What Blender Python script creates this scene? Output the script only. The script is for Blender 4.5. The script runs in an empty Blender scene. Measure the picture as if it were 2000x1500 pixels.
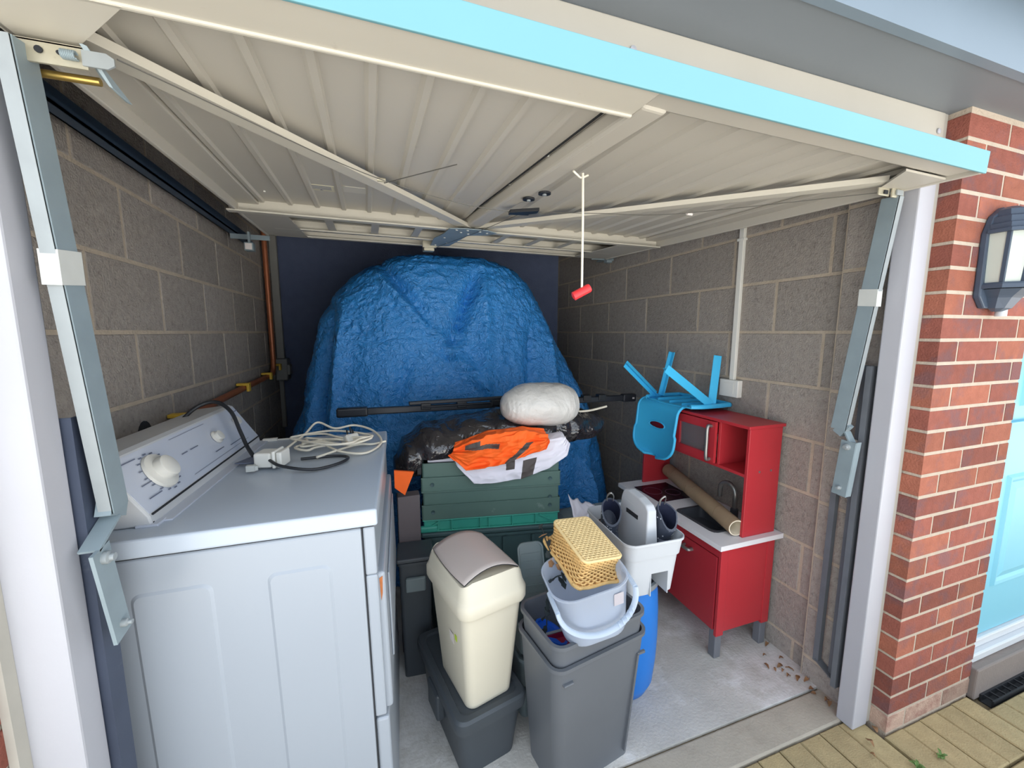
import bpy, bmesh, math, random
from mathutils import Vector, Matrix, noise
random.seed(7)
PI = math.pi
SC = bpy.context.scene
COL = SC.collection

# ------------------------------------------------------------------ camera
FPX = 775.0
cam_d = bpy.data.cameras.new('camera')
cam_d.sensor_width = 36.0
cam_d.lens = FPX / 2000.0 * 36.0
cam_d.clip_start = 0.02
cam = bpy.data.objects.new('camera', cam_d)
COL.objects.link(cam)
cam.location = (0, 0, 1.445)
cam.rotation_euler = (PI / 2 - math.atan(101 / FPX), 0, -math.radians(18.7))
SC.camera = cam

# ------------------------------------------------------------------ light
w = bpy.data.worlds.new('sky')
SC.world = w
w.use_nodes = True
bg = w.node_tree.nodes['Background']
bg.inputs[0].default_value = (0.80, 0.89, 1.0, 1)
bg.inputs[1].default_value = 0.8
sun_d = bpy.data.lights.new('sun', 'SUN')
sun_d.energy = 11.0
sun_d.angle = math.radians(0.6)
sun_d.color = (1.0, 0.97, 0.92)
sun = bpy.data.objects.new('sun', sun_d)
COL.objects.link(sun)
# sun stands high beyond the roof, to the right of the view: the facade is in its shade
az, el = math.radians(56), math.radians(50)
sdir = Vector((math.sin(az) * math.cos(el), math.cos(az) * math.cos(el), math.sin(el)))
sun.rotation_euler = sdir.to_track_quat('Z', 'Y').to_euler()
sun.location = (6, 4, 9)
vs = SC.view_settings
vs.view_transform = 'Standard'
vs.look = 'None'
vs.gamma = 1.0
vs.use_curve_mapping = False
vs.exposure = 1.38


# ------------------------------------------------------------------ materials
def lin(c):
    r = []
    for x in c:
        x /= 255.0
        r.append(x / 12.92 if x <= 0.04045 else ((x + 0.055) / 1.055) ** 2.4)
    return tuple(r) + (1.0,)


MATS = {}


def M(name, rgb, rough=0.6, var=0.10, scale=6.0, bump=0.0, bscale=60.0, metal=0.0, trans=0.0,
      rnd=0.0, spec=0.5, second=None, sscale=3.0, samt=0.5, sthr=0.55, alpha=1.0, world=False, ior=1.45):
    if name in MATS:
        return MATS[name]
    m = bpy.data.materials.new(name)
    m.use_nodes = True
    nt = m.node_tree
    N, L = nt.nodes, nt.links
    b = N['Principled BSDF']
    b.inputs['Roughness'].default_value = rough
    b.inputs['Metallic'].default_value = metal
    b.inputs['Specular IOR Level'].default_value = spec
    b.inputs['Transmission Weight'].default_value = trans
    b.inputs['IOR'].default_value = ior
    b.inputs['Alpha'].default_value = alpha
    if world:
        co = N.new('ShaderNodeNewGeometry').outputs['Position']
    else:
        co = N.new('ShaderNodeTexCoord').outputs['Object']
    nz = N.new('ShaderNodeTexNoise')
    nz.inputs['Scale'].default_value = scale
    nz.inputs['Detail'].default_value = 6
    L.new(co, nz.inputs['Vector'])
    c = lin(rgb)
    mx = N.new('ShaderNodeMix')
    mx.data_type = 'RGBA'
    mx.inputs['A'].default_value = tuple(max(0, k * (1 - var * 1.6)) for k in c[:3]) + (1,)
    mx.inputs['B'].default_value = tuple(min(1, k * (1 + var * 1.6)) for k in c[:3]) + (1,)
    L.new(nz.outputs['Fac'], mx.inputs['Factor'])
    col = mx.outputs['Result']
    if second:
        n2 = N.new('ShaderNodeTexNoise')
        n2.inputs['Scale'].default_value = sscale
        n2.inputs['Detail'].default_value = 8
        n2.inputs['Roughness'].default_value = 0.65
        ad = N.new('ShaderNodeVectorMath')
        ad.operation = 'ADD'
        ad.inputs[1].default_value = (13.1, 7.7, 3.3)
        L.new(co, ad.inputs[0])
        L.new(ad.outputs[0], n2.inputs['Vector'])
        mr = N.new('ShaderNodeMapRange')
        mr.inputs['From Min'].default_value = sthr
        mr.inputs['From Max'].default_value = sthr + 0.12
        mr.inputs['To Max'].default_value = samt
        L.new(n2.outputs['Fac'], mr.inputs['Value'])
        m2 = N.new('ShaderNodeMix')
        m2.data_type = 'RGBA'
        L.new(mr.outputs[0], m2.inputs['Factor'])
        L.new(col, m2.inputs['A'])
        m2.inputs['B'].default_value = lin(second)
        col = m2.outputs['Result']
    if rnd:
        oi = N.new('ShaderNodeObjectInfo')
        mr = N.new('ShaderNodeMapRange')
        mr.inputs['To Min'].default_value = 1 - rnd
        mr.inputs['To Max'].default_value = 1 + rnd
        L.new(oi.outputs['Random'], mr.inputs['Value'])
        hs = N.new('ShaderNodeHueSaturation')
        L.new(mr.outputs[0], hs.inputs['Value'])
        L.new(col, hs.inputs['Color'])
        col = hs.outputs['Color']
    L.new(col, b.inputs['Base Color'])
    if bump:
        n3 = N.new('ShaderNodeTexNoise')
        n3.inputs['Scale'].default_value = bscale
        n3.inputs['Detail'].default_value = 5
        L.new(co, n3.inputs['Vector'])
        bp = N.new('ShaderNodeBump')
        bp.inputs['Strength'].default_value = bump
        bp.inputs['Distance'].default_value = 0.01
        L.new(n3.outputs['Fac'], bp.inputs['Height'])
        L.new(bp.outputs[0], b.inputs['Normal'])
    MATS[name] = m
    return m


def brick_material(name, rgb, purple):
    m = M(name, rgb, rough=0.9, var=0.16, scale=30, bump=0.5, bscale=180, rnd=0.22, second=purple, sscale=9, samt=0.8, sthr=0.5, world=True, spec=0.2)
    return m


# surfaces
m_block = M('concrete_block', (164, 156, 148), 0.95, 0.16, 45, 0.6, 160, rnd=0.10, second=(122, 115, 110), sscale=55, samt=0.55, sthr=0.55, world=True, spec=0.15)
m_mortar = M('block_mortar', (186, 172, 154), 0.95, 0.12, 20, 0.4, 120, world=True, spec=0.15)
m_brick = brick_material('red_brick', (140, 84, 72), (120, 86, 86))
m_brick2 = brick_material('orange_brick', (152, 94, 76), (132, 90, 84))
m_brick3 = brick_material('cement_stained_brick', (172, 146, 130), (140, 104, 94))
m_bmortar = M('brick_mortar', (182, 168, 152), 0.95, 0.10, 30, 0.4, 150, world=True, spec=0.15)
m_paver = M('buff_paver', (168, 151, 114), 0.9, 0.14, 25, 0.35, 200, rnd=0.08, second=(160, 146, 112), sscale=6, samt=0.5, world=True, spec=0.25)
m_paverbed = M('paver_sand', (110, 98, 78), 1.0, 0.2, 40, 0.5, 200, world=True, spec=0.1)
m_floor = M('garage_concrete', (190, 187, 181), 0.85, 0.16, 7, 0.25, 90, second=(226, 225, 224), sscale=3.2, samt=0.75, sthr=0.50, world=True, spec=0.3)
m_sill = M('sill_concrete', (172, 164, 150), 0.85, 0.10, 10, 0.2, 120, second=(140, 130, 116), sscale=5, samt=0.4, world=True, spec=0.3)
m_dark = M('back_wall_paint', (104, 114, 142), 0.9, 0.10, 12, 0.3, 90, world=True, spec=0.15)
m_ceil = M('ceiling_board', (90, 88, 84), 0.9, 0.1, 8, world=True)
m_white = M('white_gloss_paint', (178, 178, 184), 0.4, 0.03, 6, 0.05, 40)
m_head = M('head_paint', (184, 179, 168), 0.5, 0.04, 6)
m_soffit = M('soffit_grey', (112, 118, 124), 0.45, 0.05, 3)
m_fascia = M('fascia_grey', (112, 126, 138), 0.35, 0.05, 3)
m_roof = M('roof_felt', (80, 80, 84), 0.9, 0.1, 10)
m_render = M('house_render', (200, 180, 165), 0.9, 0.08, 8)
# door
m_door = M('cream_steel', (188, 183, 172), 0.45, 0.05, 3, second=(150, 140, 122), sscale=14, samt=0.55, sthr=0.66)
m_doorrail = M('cream_rail', (202, 197, 184), 0.42, 0.04, 4, second=(165, 150, 128), sscale=22, samt=0.5, sthr=0.68)
m_cyan = M('cyan_paint', (110, 160, 170), 0.45, 0.04, 3, second=(90, 150, 165), sscale=60, samt=0.6, sthr=0.72)
m_galv = M('galvanised_steel', (138, 152, 158), 0.5, 0.10, 14, metal=0.1)
m_galvw = M('worn_galvanised', (152, 158, 160), 0.5, 0.10, 18, metal=0.15, second=(150, 130, 105), sscale=40, samt=0.5, sthr=0.7)
m_slate = M('slate_steel', (66, 84, 104), 0.5, 0.10, 8, metal=0.2)
m_steelframe = M('dark_steel_channel', (74, 82, 100), 0.45, 0.12, 12, metal=0.3, second=(120, 128, 138), sscale=9, samt=0.5, sthr=0.62)
m_rightchan = M('grey_steel_channel', (112, 116, 122), 0.5, 0.12, 12, metal=0.3)
m_zinc = M('zinc_hardware', (190, 184, 164), 0.4, 0.15, 30, metal=0.5, second=(120, 105, 80), sscale=40, samt=0.6, sthr=0.6)
m_brass = M('brass', (190, 160, 90), 0.3, 0.1, 20, metal=0.8)
m_black = M('black_plastic', (34, 36, 40), 0.45, 0.10, 10)
m_blackbar = M('black_bar_plastic', (38, 41, 48), 0.42, 0.08, 10)
m_wire = M('steel_wire', (110, 108, 102), 0.5, 0.05, 10, metal=0.4)
m_cord = M('white_cord', (232, 226, 210), 0.7, 0.05, 30)
m_redplastic = M('red_plastic', (228, 58, 62), 0.4, 0.05, 10)
m_tape = M('masking_tape', (196, 198, 194), 0.6, 0.06, 20)
# appliances
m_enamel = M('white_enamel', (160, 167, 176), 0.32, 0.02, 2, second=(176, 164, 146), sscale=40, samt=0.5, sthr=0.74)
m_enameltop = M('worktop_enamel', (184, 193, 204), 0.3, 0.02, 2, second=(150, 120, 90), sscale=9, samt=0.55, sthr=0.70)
m_console = M('console_plastic', (204, 205, 206), 0.4, 0.03, 4)
m_consoleface = M('console_face', (200, 205, 216), 0.4, 0.02, 4)
m_knob = M('knob_plastic', (222, 219, 210), 0.35, 0.03, 6)
m_gap = M('dark_gap', (40, 42, 46), 0.8, 0.05, 6)
m_print = M('grey_print', (110, 116, 134), 0.6, 0.05, 6)
m_rust = M('rust_mark', (172, 104, 60), 0.9, 0.2, 60)
# lighting fixtures, cables
m_cable = M('cream_cable', (226, 218, 200), 0.5, 0.05, 20)
m_blackcable = M('black_cable', (44, 46, 50), 0.4, 0.05, 20)
m_copper = M('copper_pipe', (182, 112, 78), 0.45, 0.14, 18, metal=0.45)
m_yellow = M('yellow_clip', (230, 190, 70), 0.5, 0.06, 10)
m_trunk = M('grey_trunking', (150, 148, 142), 0.5, 0.05, 10)
m_conduit = M('white_conduit', (232, 230, 222), 0.45, 0.03, 10)
# stored things
m_crate = M('green_crate', (86, 112, 104), 0.5, 0.08, 6, second=(150, 168, 158), sscale=13, samt=0.5, sthr=0.60)
m_crate2 = M('dark_green_box', (66, 90, 92), 0.5, 0.08, 6)
m_turq = M('turquoise_plastic', (62, 158, 140), 0.35, 0.08, 12)
m_cream = M('cream_plastic', (216, 209, 190), 0.38, 0.02, 4)
m_flap = M('greige_plastic', (196, 184, 178), 0.5, 0.03, 4)
m_dgrey = M('charcoal_tub', (66, 72, 78), 0.42, 0.07, 8)
m_bin = M('grey_bin_plastic', (98, 102, 108), 0.4, 0.05, 6, second=(138, 142, 146), sscale=30, samt=0.4, sthr=0.7)
m_drum = M('blue_drum_plastic', (32, 118, 206), 0.42, 0.05, 5)
m_drumlid = M('drum_lid', (60, 66, 74), 0.5, 0.05, 8)
m_ring = M('drum_ring', (150, 158, 164), 0.4, 0.05, 8, metal=0.3)
m_caddy = M('grey_caddy_plastic', (196, 200, 205), 0.4, 0.02, 4)
m_red = M('red_lacquer', (186, 50, 58), 0.35, 0.05, 4)
m_redin = M('red_lacquer_door', (174, 46, 56), 0.35, 0.05, 4)
m_counter = M('white_counter', (232, 230, 232), 0.4, 0.03, 5)
m_hob = M('hob_glass', (46, 24, 40), 0.15, 0.05, 5)
m_hobring = M('hob_print', (120, 70, 90), 0.3, 0.05, 5)
m_sink = M('sink_plastic', (70, 72, 78), 0.4, 0.05, 6)
m_silver = M('silver_plastic', (150, 150, 148), 0.3, 0.08, 8, metal=0.7)
m_legs = M('grey_leg_plastic', (112, 114, 120), 0.5, 0.05, 8)
m_card = M('brown_cardboard', (160, 136, 108), 0.85, 0.08, 20)
m_cardin = M('tube_inside', (236, 226, 204), 0.85, 0.04, 20)
m_chair = M('sky_blue_plastic', (66, 186, 236), 0.4, 0.03, 5)
m_wicker = M('wicker', (226, 186, 122), 0.7, 0.14, 60, rnd=0.1)
m_wickertop = M('wicker_pale', (234, 206, 150), 0.7, 0.12, 60)
m_orange = M('orange_cloth', (250, 104, 32), 0.75, 0.05, 20)
m_whitecloth = M('white_cloth', (224, 222, 232), 0.8, 0.03, 20)
m_stripe = M('charcoal_tape', (76, 70, 68), 0.6, 0.05, 20)
m_boot = M('starry_boot', (62, 68, 82), 0.5, 0.10, 20)
m_bootin = M('boot_lining', (30, 36, 60), 0.7, 0.10, 20)
m_star = M('silver_star', (220, 224, 230), 0.4, 0.05, 20)
m_leafdark = M('dark_leaf', (48, 56, 58), 0.7, 0.15, 30)
m_leaftan = M('dry_leaf', (140, 104, 72), 0.8, 0.2, 40, rnd=0.15)
m_weed = M('weed_green', (92, 120, 62), 0.7, 0.2, 40)
m_blueitem = M('blue_plastic', (28, 98, 214), 0.4, 0.05, 8)
m_maroon = M('maroon_plastic', (140, 20, 52), 0.4, 0.05, 8)
m_frontdoor = M('blue_front_door', (118, 184, 204), 0.4, 0.03, 3)
m_lamp = M('lantern_slate', (64, 76, 92), 0.45, 0.06, 8)
m_frost = M('frosted_glass', (190, 196, 186), 0.35, 0.02, 4, spec=0.5)
m_step = M('grey_step', (128, 118, 112), 0.8, 0.08, 10, 0.2, 100)
m_upvc = M('white_upvc', (200, 204, 208), 0.3, 0.02, 4)
m_label = M('pale_label', (228, 220, 216), 0.6, 0.03, 20)
m_warn = M('warning_label', (206, 200, 176), 0.6, 0.05, 30)
m_green_mark = M('green_print', (178, 204, 60), 0.6, 0.05, 10)


def clear_material(name, rgb, alpha, rough):
    m = bpy.data.materials.new(name)
    m.use_nodes = True
    nt = m.node_tree
    b = nt.nodes['Principled BSDF']
    b.inputs['Base Color'].default_value = lin(rgb)
    b.inputs['Roughness'].default_value = rough
    tr = nt.nodes.new('ShaderNodeBsdfTransparent')
    tr.inputs[0].default_value = (0.93, 0.95, 0.97, 1)
    tl = nt.nodes.new('ShaderNodeBsdfTranslucent')
    tl.inputs[0].default_value = lin(rgb)
    a = nt.nodes.new('ShaderNodeMixShader')
    a.inputs[0].default_value = 0.35
    nt.links.new(b.outputs[0], a.inputs[1])
    nt.links.new(tl.outputs[0], a.inputs[2])
    mx = nt.nodes.new('ShaderNodeMixShader')
    mx.inputs[0].default_value = alpha
    nt.links.new(tr.outputs[0], mx.inputs[1])
    nt.links.new(a.outputs[0], mx.inputs[2])
    nt.links.new(mx.outputs[0], nt.nodes['Material Output'].inputs[0])
    return m


m_clear = clear_material('clear_plastic', (214, 224, 240), 0.54, 0.18)
m_clearh = clear_material('clear_plastic_handle', (214, 226, 240), 0.75, 0.25)
m_cleargrey = clear_material('cloudy_plastic', (170, 184, 188), 0.55, 0.25)


def crinkle(name, rgb, rough, bumps, fold=None, metal=0.0, spec=0.6, coat=0.0):
    """sheet plastic: sharp crumples from folded noise"""
    m = bpy.data.materials.new(name)
    m.use_nodes = True
    nt = m.node_tree
    N, L = nt.nodes, nt.links
    b = N['Principled BSDF']
    b.inputs['Roughness'].default_value = rough
    b.inputs['Specular IOR Level'].default_value = spec
    b.inputs['Coat Weight'].default_value = coat
    b.inputs['Coat Roughness'].default_value = 0.2
    co = N.new('ShaderNodeTexCoord').outputs['Object']
    nz = N.new('ShaderNodeTexNoise')
    nz.inputs['Scale'].default_value = 4
    nz.inputs['Detail'].default_value = 5
    L.new(co, nz.inputs['Vector'])
    mx = N.new('ShaderNodeMix')
    mx.data_type = 'RGBA'
    c = lin(rgb)
    mx.inputs['A'].default_value = tuple(k * 0.85 for k in c[:3]) + (1,)
    mx.inputs['B'].default_value = tuple(min(1, k * 1.15) for k in c[:3]) + (1,)
    L.new(nz.outputs['Fac'], mx.inputs['Factor'])
    L.new(mx.outputs['Result'], b.inputs['Base Color'])
    prev = None
    for sc, st, dist in bumps:
        n3 = N.new('ShaderNodeTexNoise')
        n3.inputs['Scale'].default_value = sc
        n3.inputs['Detail'].default_value = 4
        n3.inputs['Distortion'].default_value = 0.6
        L.new(co, n3.inputs['Vector'])
        sb = N.new('ShaderNodeMath')
        sb.operation = 'SUBTRACT'
        sb.inputs[1].default_value = 0.5
        L.new(n3.outputs['Fac'], sb.inputs[0])
        ab = N.new('ShaderNodeMath')
        ab.operation = 'ABSOLUTE'
        L.new(sb.outputs[0], ab.inputs[0])
        bp = N.new('ShaderNodeBump')
        bp.inputs['Strength'].default_value = st
        bp.inputs['Distance'].default_value = dist
        L.new(ab.outputs[0], bp.inputs['Height'])
        if prev:
            L.new(prev, bp.inputs['Normal'])
        prev = bp.outputs[0]
    L.new(prev, b.inputs['Normal'])
    return m


m_tarp = crinkle('blue_tarpaulin', (50, 142, 218), 0.28, [(13, 0.8, 0.035), (34, 1.0, 0.020), (75, 0.8, 0.007)], spec=0.8)
m_bag = crinkle('black_polythene', (40, 38, 42), 0.15, [(6, 0.7, 0.06), (15, 0.7, 0.02)], spec=1.0)
m_wrap = crinkle('white_polythene', (200, 198, 194), 0.38, [(7, 0.5, 0.03), (26, 0.5, 0.010)], spec=0.5)


# ------------------------------------------------------------------ mesh builder
class MB:
    def __init__(self):
        self.v = []
        self.f = []
        self.mi = []

    def add(self, vs, fs, mi=0):
        o = len(self.v)
        self.v += [Vector(p) for p in vs]
        for f in fs:
            self.f.append([i + o for i in f])
            self.mi.append(mi)
        return self

    def box(self, x0, x1, y0, y1, z0, z1, mi=0):
        return self.add([(x0, y0, z0), (x1, y0, z0), (x1, y1, z0), (x0, y1, z0), (x0, y0, z1), (x1, y0, z1), (x1, y1, z1), (x0, y1, z1)],
                        [(0, 3, 2, 1), (4, 5, 6, 7), (0, 1, 5, 4), (1, 2, 6, 5), (2, 3, 7, 6), (3, 0, 4, 7)], mi)

    def bar(self, a, b, w, h, up=(0, 0, 1), mi=0, w2=None):
        """rectangular bar from a to b, w across, h along up"""
        a, b = Vector(a), Vector(b)
        d = (b - a).normalized()
        u = Vector(up)
        s = d.cross(u).normalized()
        u = s.cross(d).normalized()
        w2 = w if w2 is None else w2
        vs = []
        for p, ww in ((a, w), (b, w2)):
            for sx, sz in ((-1, -1), (1, -1), (1, 1), (-1, 1)):
                vs.append(p + s * sx * ww / 2 + u * sz * h / 2)
        return self.add(vs, [(0, 1, 2, 3), (7, 6, 5, 4), (0, 4, 5, 1), (1, 5, 6, 2), (2, 6, 7, 3), (3, 7, 4, 0)], mi)

    def tube(self, pts, r, n=8, mi=0, caps=True, flat=1.0):
        pts = [Vector(p) for p in pts]
        rings = []
        nrm = None
        for i, p in enumerate(pts):
            a = pts[max(0, i - 1)]
            b = pts[min(len(pts) - 1, i + 1)]
            t = (b - a)
            if t.length < 1e-9:
                t = Vector((0, 0, 1))
            t.normalize()
            if nrm is None:
                nrm = t.orthogonal().normalized()
            nrm = (nrm - t * nrm.dot(t))
            if nrm.length < 1e-6:
                nrm = t.orthogonal()
            nrm.normalize()
            bn = t.cross(nrm)
            rr = r[i] if isinstance(r, (list, tuple)) else r
            rings.append([p + nrm * math.cos(2 * PI * k / n) * rr + bn * math.sin(2 * PI * k / n) * rr * flat for k in range(n)])
        return self.loft(rings, caps, caps, mi)

    def loft(self, rings, cap0=True, cap1=True, mi=0, closed=True):
        n = len(rings[0])
        vs = [p for r in rings for p in r]
        fs = []
        for i in range(len(rings) - 1):
            for k in range(n if closed else n - 1):
                k2 = (k + 1) % n
                fs.append((i * n + k, i * n + k2, (i + 1) * n + k2, (i + 1) * n + k))
        if cap0:
            fs.append(tuple(reversed(range(n))))
        if cap1:
            o = (len(rings) - 1) * n
            fs.append(tuple(range(o, o + n)))
        return self.add(vs, fs, mi)

    def lathe(self, prof, n=24, c=(0, 0, 0), mi=0, cap0=True, cap1=True):
        rings = [[(c[0] + r * math.cos(2 * PI * k / n), c[1] + r * math.sin(2 * PI * k / n), c[2] + z) for k in range(n)] for r, z in prof]
        return self.loft(rings, cap0, cap1, mi)

    def prism(self, poly, ext, mi=0):
        """poly: 3D points, ext: extrusion vector"""
        e = Vector(ext)
        return self.loft([[Vector(p) for p in poly], [Vector(p) + e for p in poly]], True, True, mi)

    def grid(self, fn, nu, nv, mi=0):
        vs = [fn(i / nu, j / nv) for j in range(nv + 1) for i in range(nu + 1)]
        fs = [(j * (nu + 1) + i, j * (nu + 1) + i + 1, (j + 1) * (nu + 1) + i + 1, (j + 1) * (nu + 1) + i) for j in range(nv) for i in range(nu)]
        return self.add(vs, fs, mi)

    def xf(self, mat, start=0):
        for i in range(start, len(self.v)):
            self.v[i] = mat @ self.v[i]
        return self

    def mesh(self, name, mats, smooth=None, recalc=True, off=None):
        me = bpy.data.meshes.new(name)
        vs = self.v if off is None else [p - off for p in self.v]
        me.from_pydata([tuple(p) for p in vs], [], self.f)
        if not isinstance(mats, (list, tuple)):
            mats = [mats]
        for m in mats:
            me.materials.append(m)
        if len(mats) > 1:
            for p, k in zip(me.polygons, self.mi):
                p.material_index = k
        if recalc:
            bm = bmesh.new()
            bm.from_mesh(me)
            bmesh.ops.recalc_face_normals(bm, faces=bm.faces)
            bm.to_mesh(me)
            bm.free()
        if smooth is not None:
            for p in me.polygons:
                p.use_smooth = True
            me.set_sharp_from_angle(angle=math.radians(smooth))
        me.update()
        return me

    def build(self, name, mats, parent=None, smooth=None, bevel=0, seg=2, solid=0, sub=0, recalc=True, soff=-1):
        off = None
        if parent is not None:
            off = ORG.get(parent.name)
        me = self.mesh(name, mats, smooth, recalc, off)
        o = bpy.data.objects.new(name, me)
        COL.objects.link(o)
        if parent is not None:
            o.parent = parent
        if solid:
            md = o.modifiers.new('thick', 'SOLIDIFY')
            md.thickness = solid
            md.offset = soff
        if sub:
            md = o.modifiers.new('sub', 'SUBSURF')
            md.levels = sub
            md.render_levels = sub
        if bevel:
            md = o.modifiers.new('bevel', 'BEVEL')
            md.width = bevel
            md.segments = seg
            md.limit_method = 'ANGLE'
            md.angle_limit = math.radians(35)
        return o


ORG = {}


def tag(o, label, cat, group=None):
    o['label'] = label
    o['category'] = cat
    if group:
        o['group'] = group
    return o


def thing(name, label, cat, loc=(0, 0, 0), rot=(0, 0, 0), group=None, world=True):
    """an Empty at the thing's base; with world=True parts are given in world coordinates"""
    o = bpy.data.objects.new(name, None)
    COL.objects.link(o)
    o.empty_display_size = 0.05
    o.location = loc
    o.rotation_euler = rot
    if world:
        ORG[o.name] = Vector(loc)
    if label:
        tag(o, label, cat, group)
    return o


def sub_origin(part, root):
    """sub-parts of a part keep using the root's coordinates"""
    if root.name in ORG:
        ORG[part.name] = ORG[root.name]
    return part


def struct(o):
    o['kind'] = 'structure'
    return o


def rr(hx, hy, r, z, n=5, c=(0, 0), rot=0.0):
    """rounded rectangle ring"""
    pts = []
    r = min(r, hx * 0.999, hy * 0.999)
    for sx, sy, a0 in ((1, 1, 0), (-1, 1, PI / 2), (-1, -1, PI), (1, -1, 1.5 * PI)):
        for k in range(n + 1):
            a = a0 + (PI / 2) * k / n
            x = sx * (hx - r) + r * math.cos(a)
            y = sy * (hy - r) + r * math.sin(a)
            pts.append((x, y))
    cs, sn = math.cos(rot), math.sin(rot)
    return [Vector((c[0] + x * cs - y * sn, c[1] + x * sn + y * cs, z)) for x, y in pts]


def smooth_path(pts, n=8):
    """Catmull-Rom through pts"""
    P = [Vector(p) for p in pts]
    P = [P[0] * 2 - P[1]] + P + [P[-1] * 2 - P[-2]]
    out = []
    for i in range(1, len(P) - 2):
        a, b, c, d = P[i - 1:i + 3]
        for k in range(n):
            t = k / n
            out.append(0.5 * ((2 * b) + (c - a) * t + (2 * a - 5 * b + 4 * c - d) * t * t + (3 * b - a - 3 * c + d) * t ** 3))
    out.append(P[-2])
    return out


def nz3(x, y, z, s):
    return noise.noise(Vector((x * s, y * s, z * s)))


def ridge(x, y, z, s):
    return 1 - 2 * abs(noise.noise(Vector((x * s, y * s, z * s))))


def link_copy(name, mesh, parent, loc, rot=(0, 0, 0)):
    o = bpy.data.objects.new(name, mesh)
    COL.objects.link(o)
    o.parent = parent
    o.location = loc
    o.rotation_euler = rot
    return o


exec_parts = []

# ================================================================== SETTING
XL, XR, YB = -0.74, 1.69, 3.60          # garage inner faces
XO0, XO1 = -0.513, 1.592                # door opening
YF = 0.811                              # front of the timber frame
YBR = 0.763                             # front of the brickwork
ZS = 2.107                              # soffit

# --- garage floor, sill and outside ground
floor = struct(MB().box(XL, XR, 0.98, YB, -0.10, 0.0).build('floor', m_floor))
sill = struct(MB().box(-0.60, 1.665, 0.852, 0.972, -0.08, -0.002).build('trim_1', m_sill, bevel=0.006))
crackb = struct(MB().box(-0.60, 1.69, 0.86, 1.0, -0.10, -0.014).build('trim_2', m_paverbed))
# outside
ground = struct(MB().box(-9, 12, -12, 0.90, -0.14, -0.030).build('floor', m_paver if False else m_paverbed))
ground.name = 'floor_outside'
drive = struct(MB().box(-9, 12, -12, -0.45, -0.029, -0.012).build('floor_driveway', M('driveway_bounce_grey', (186, 184, 180), 0.9, 0.08, 5, world=True)))  # unseen driveway; pale grey chosen to bounce neutral light into the garage

# pavers near the pier, each its own piece
pav = {}


def paver_mesh(lx, ly):
    k = (round(lx, 3), round(ly, 3))
    if k not in pav:
        b = MB()
        c = 0.004
        x, y = lx / 2, ly / 2
        b.loft([[Vector((-x, -y, -0.04)), Vector((x, -y, -0.04)), Vector((x, y, -0.04)), Vector((-x, y, -0.04))],
                [Vector((-x, -y, -c)), Vector((x, -y, -c)), Vector((x, y, -c)), Vector((-x, y, -c))],
                [Vector((-x + c, -y + c, 0)), Vector((x - c, -y + c, 0)), Vector((x - c, y - c, 0)), Vector((-x + c, y - c, 0))]])
        pav[k] = b.mesh('paver', m_paver)
    return pav[k]


rg = random.Random(3)


def put_paver(x0, x1, y0, y1):
    g = 0.004
    o = link_copy('paver', paver_mesh(x1 - x0 - g, y1 - y0 - g), ground,
                  ((x0 + x1) / 2, (y0 + y1) / 2, -0.006 + rg.uniform(-0.002, 0.002)), (rg.uniform(-.006, .006), rg.uniform(-.006, .006), rg.uniform(-.008, .008)))
    return o


x = 1.672
while x > -0.9:                                   # soldier course along the sill
    put_paver(x - 0.1, x, 0.648, 0.848)
    x -= 0.1
x = 1.68
while x < 4.3:                                    # soldier course along the pier and door
    put_paver(x, x + 0.101, 0.565, 0.762 if x < 2.18 else 0.70)
    x += 0.101
# rows beyond, stretcher bond towards the viewer
for r in range(9):
    y1 = 0.561 - r * 0.102
    x = -0.72 - (0.1 if r % 2 else 0)
    while x < 4.4:
        put_paver(x, x + 0.203, y1 - 0.102, y1)
        x += 0.203
x = -0.86
while x < 1.66:
    put_paver(x, x + 0.203, 0.564, 0.645)
    x += 0.203

# --- block walls: mortar core plus single blocks
CRS = [1.445 + 0.225 * k for k in range(-7, 4)]
blk = {}


def block_mesh(l, h, t=0.05):
    k = (round(l, 3), round(h, 3))
    if k not in blk:
        b = MB()
        c = 0.003
        rings = []
        for d, e in ((0.0, 0.0), (t - c, 0.0), (t, c)):
            rings.append([Vector((d, -l / 2 + e, -h / 2 + e)), Vector((d, l / 2 - e, -h / 2 + e)), Vector((d, l / 2 - e, h / 2 - e)), Vector((d, -l / 2 + e, h / 2 - e))])
        b.loft(rings)
        blk[k] = b.mesh('block', m_block)
    return blk[k]


def block_wall(parent, xface, sgn, y0, y1, period, phA, phB, zmax=2.2, proud=0.003):
    """blocks whose visible face lies at xface; sgn=+1 faces +x"""
    j = 0.011
    for ci, zc in enumerate(CRS):
        zlo, zhi = zc, zc + 0.225
        if zlo > zmax:
            continue
        zhi = min(zhi, zmax)
        zlo = max(zlo, -0.02)
        ph = phA if (ci % 2) else phB
        y = ph - period * math.ceil((ph - y0) / period)
        while y < y1:
            a, b = max(y, y0), min(y + period, y1)
            if b - a > 0.03:
                me = block_mesh(b - a - j, zhi - zlo - j)
                link_copy('block', me, parent, (xface - sgn * (0.05 - rg.uniform(0, 0.0008)), (a + b) / 2, (zlo + zhi) / 2), (0, 0, 0 if sgn > 0 else PI))
            y += period


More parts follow.
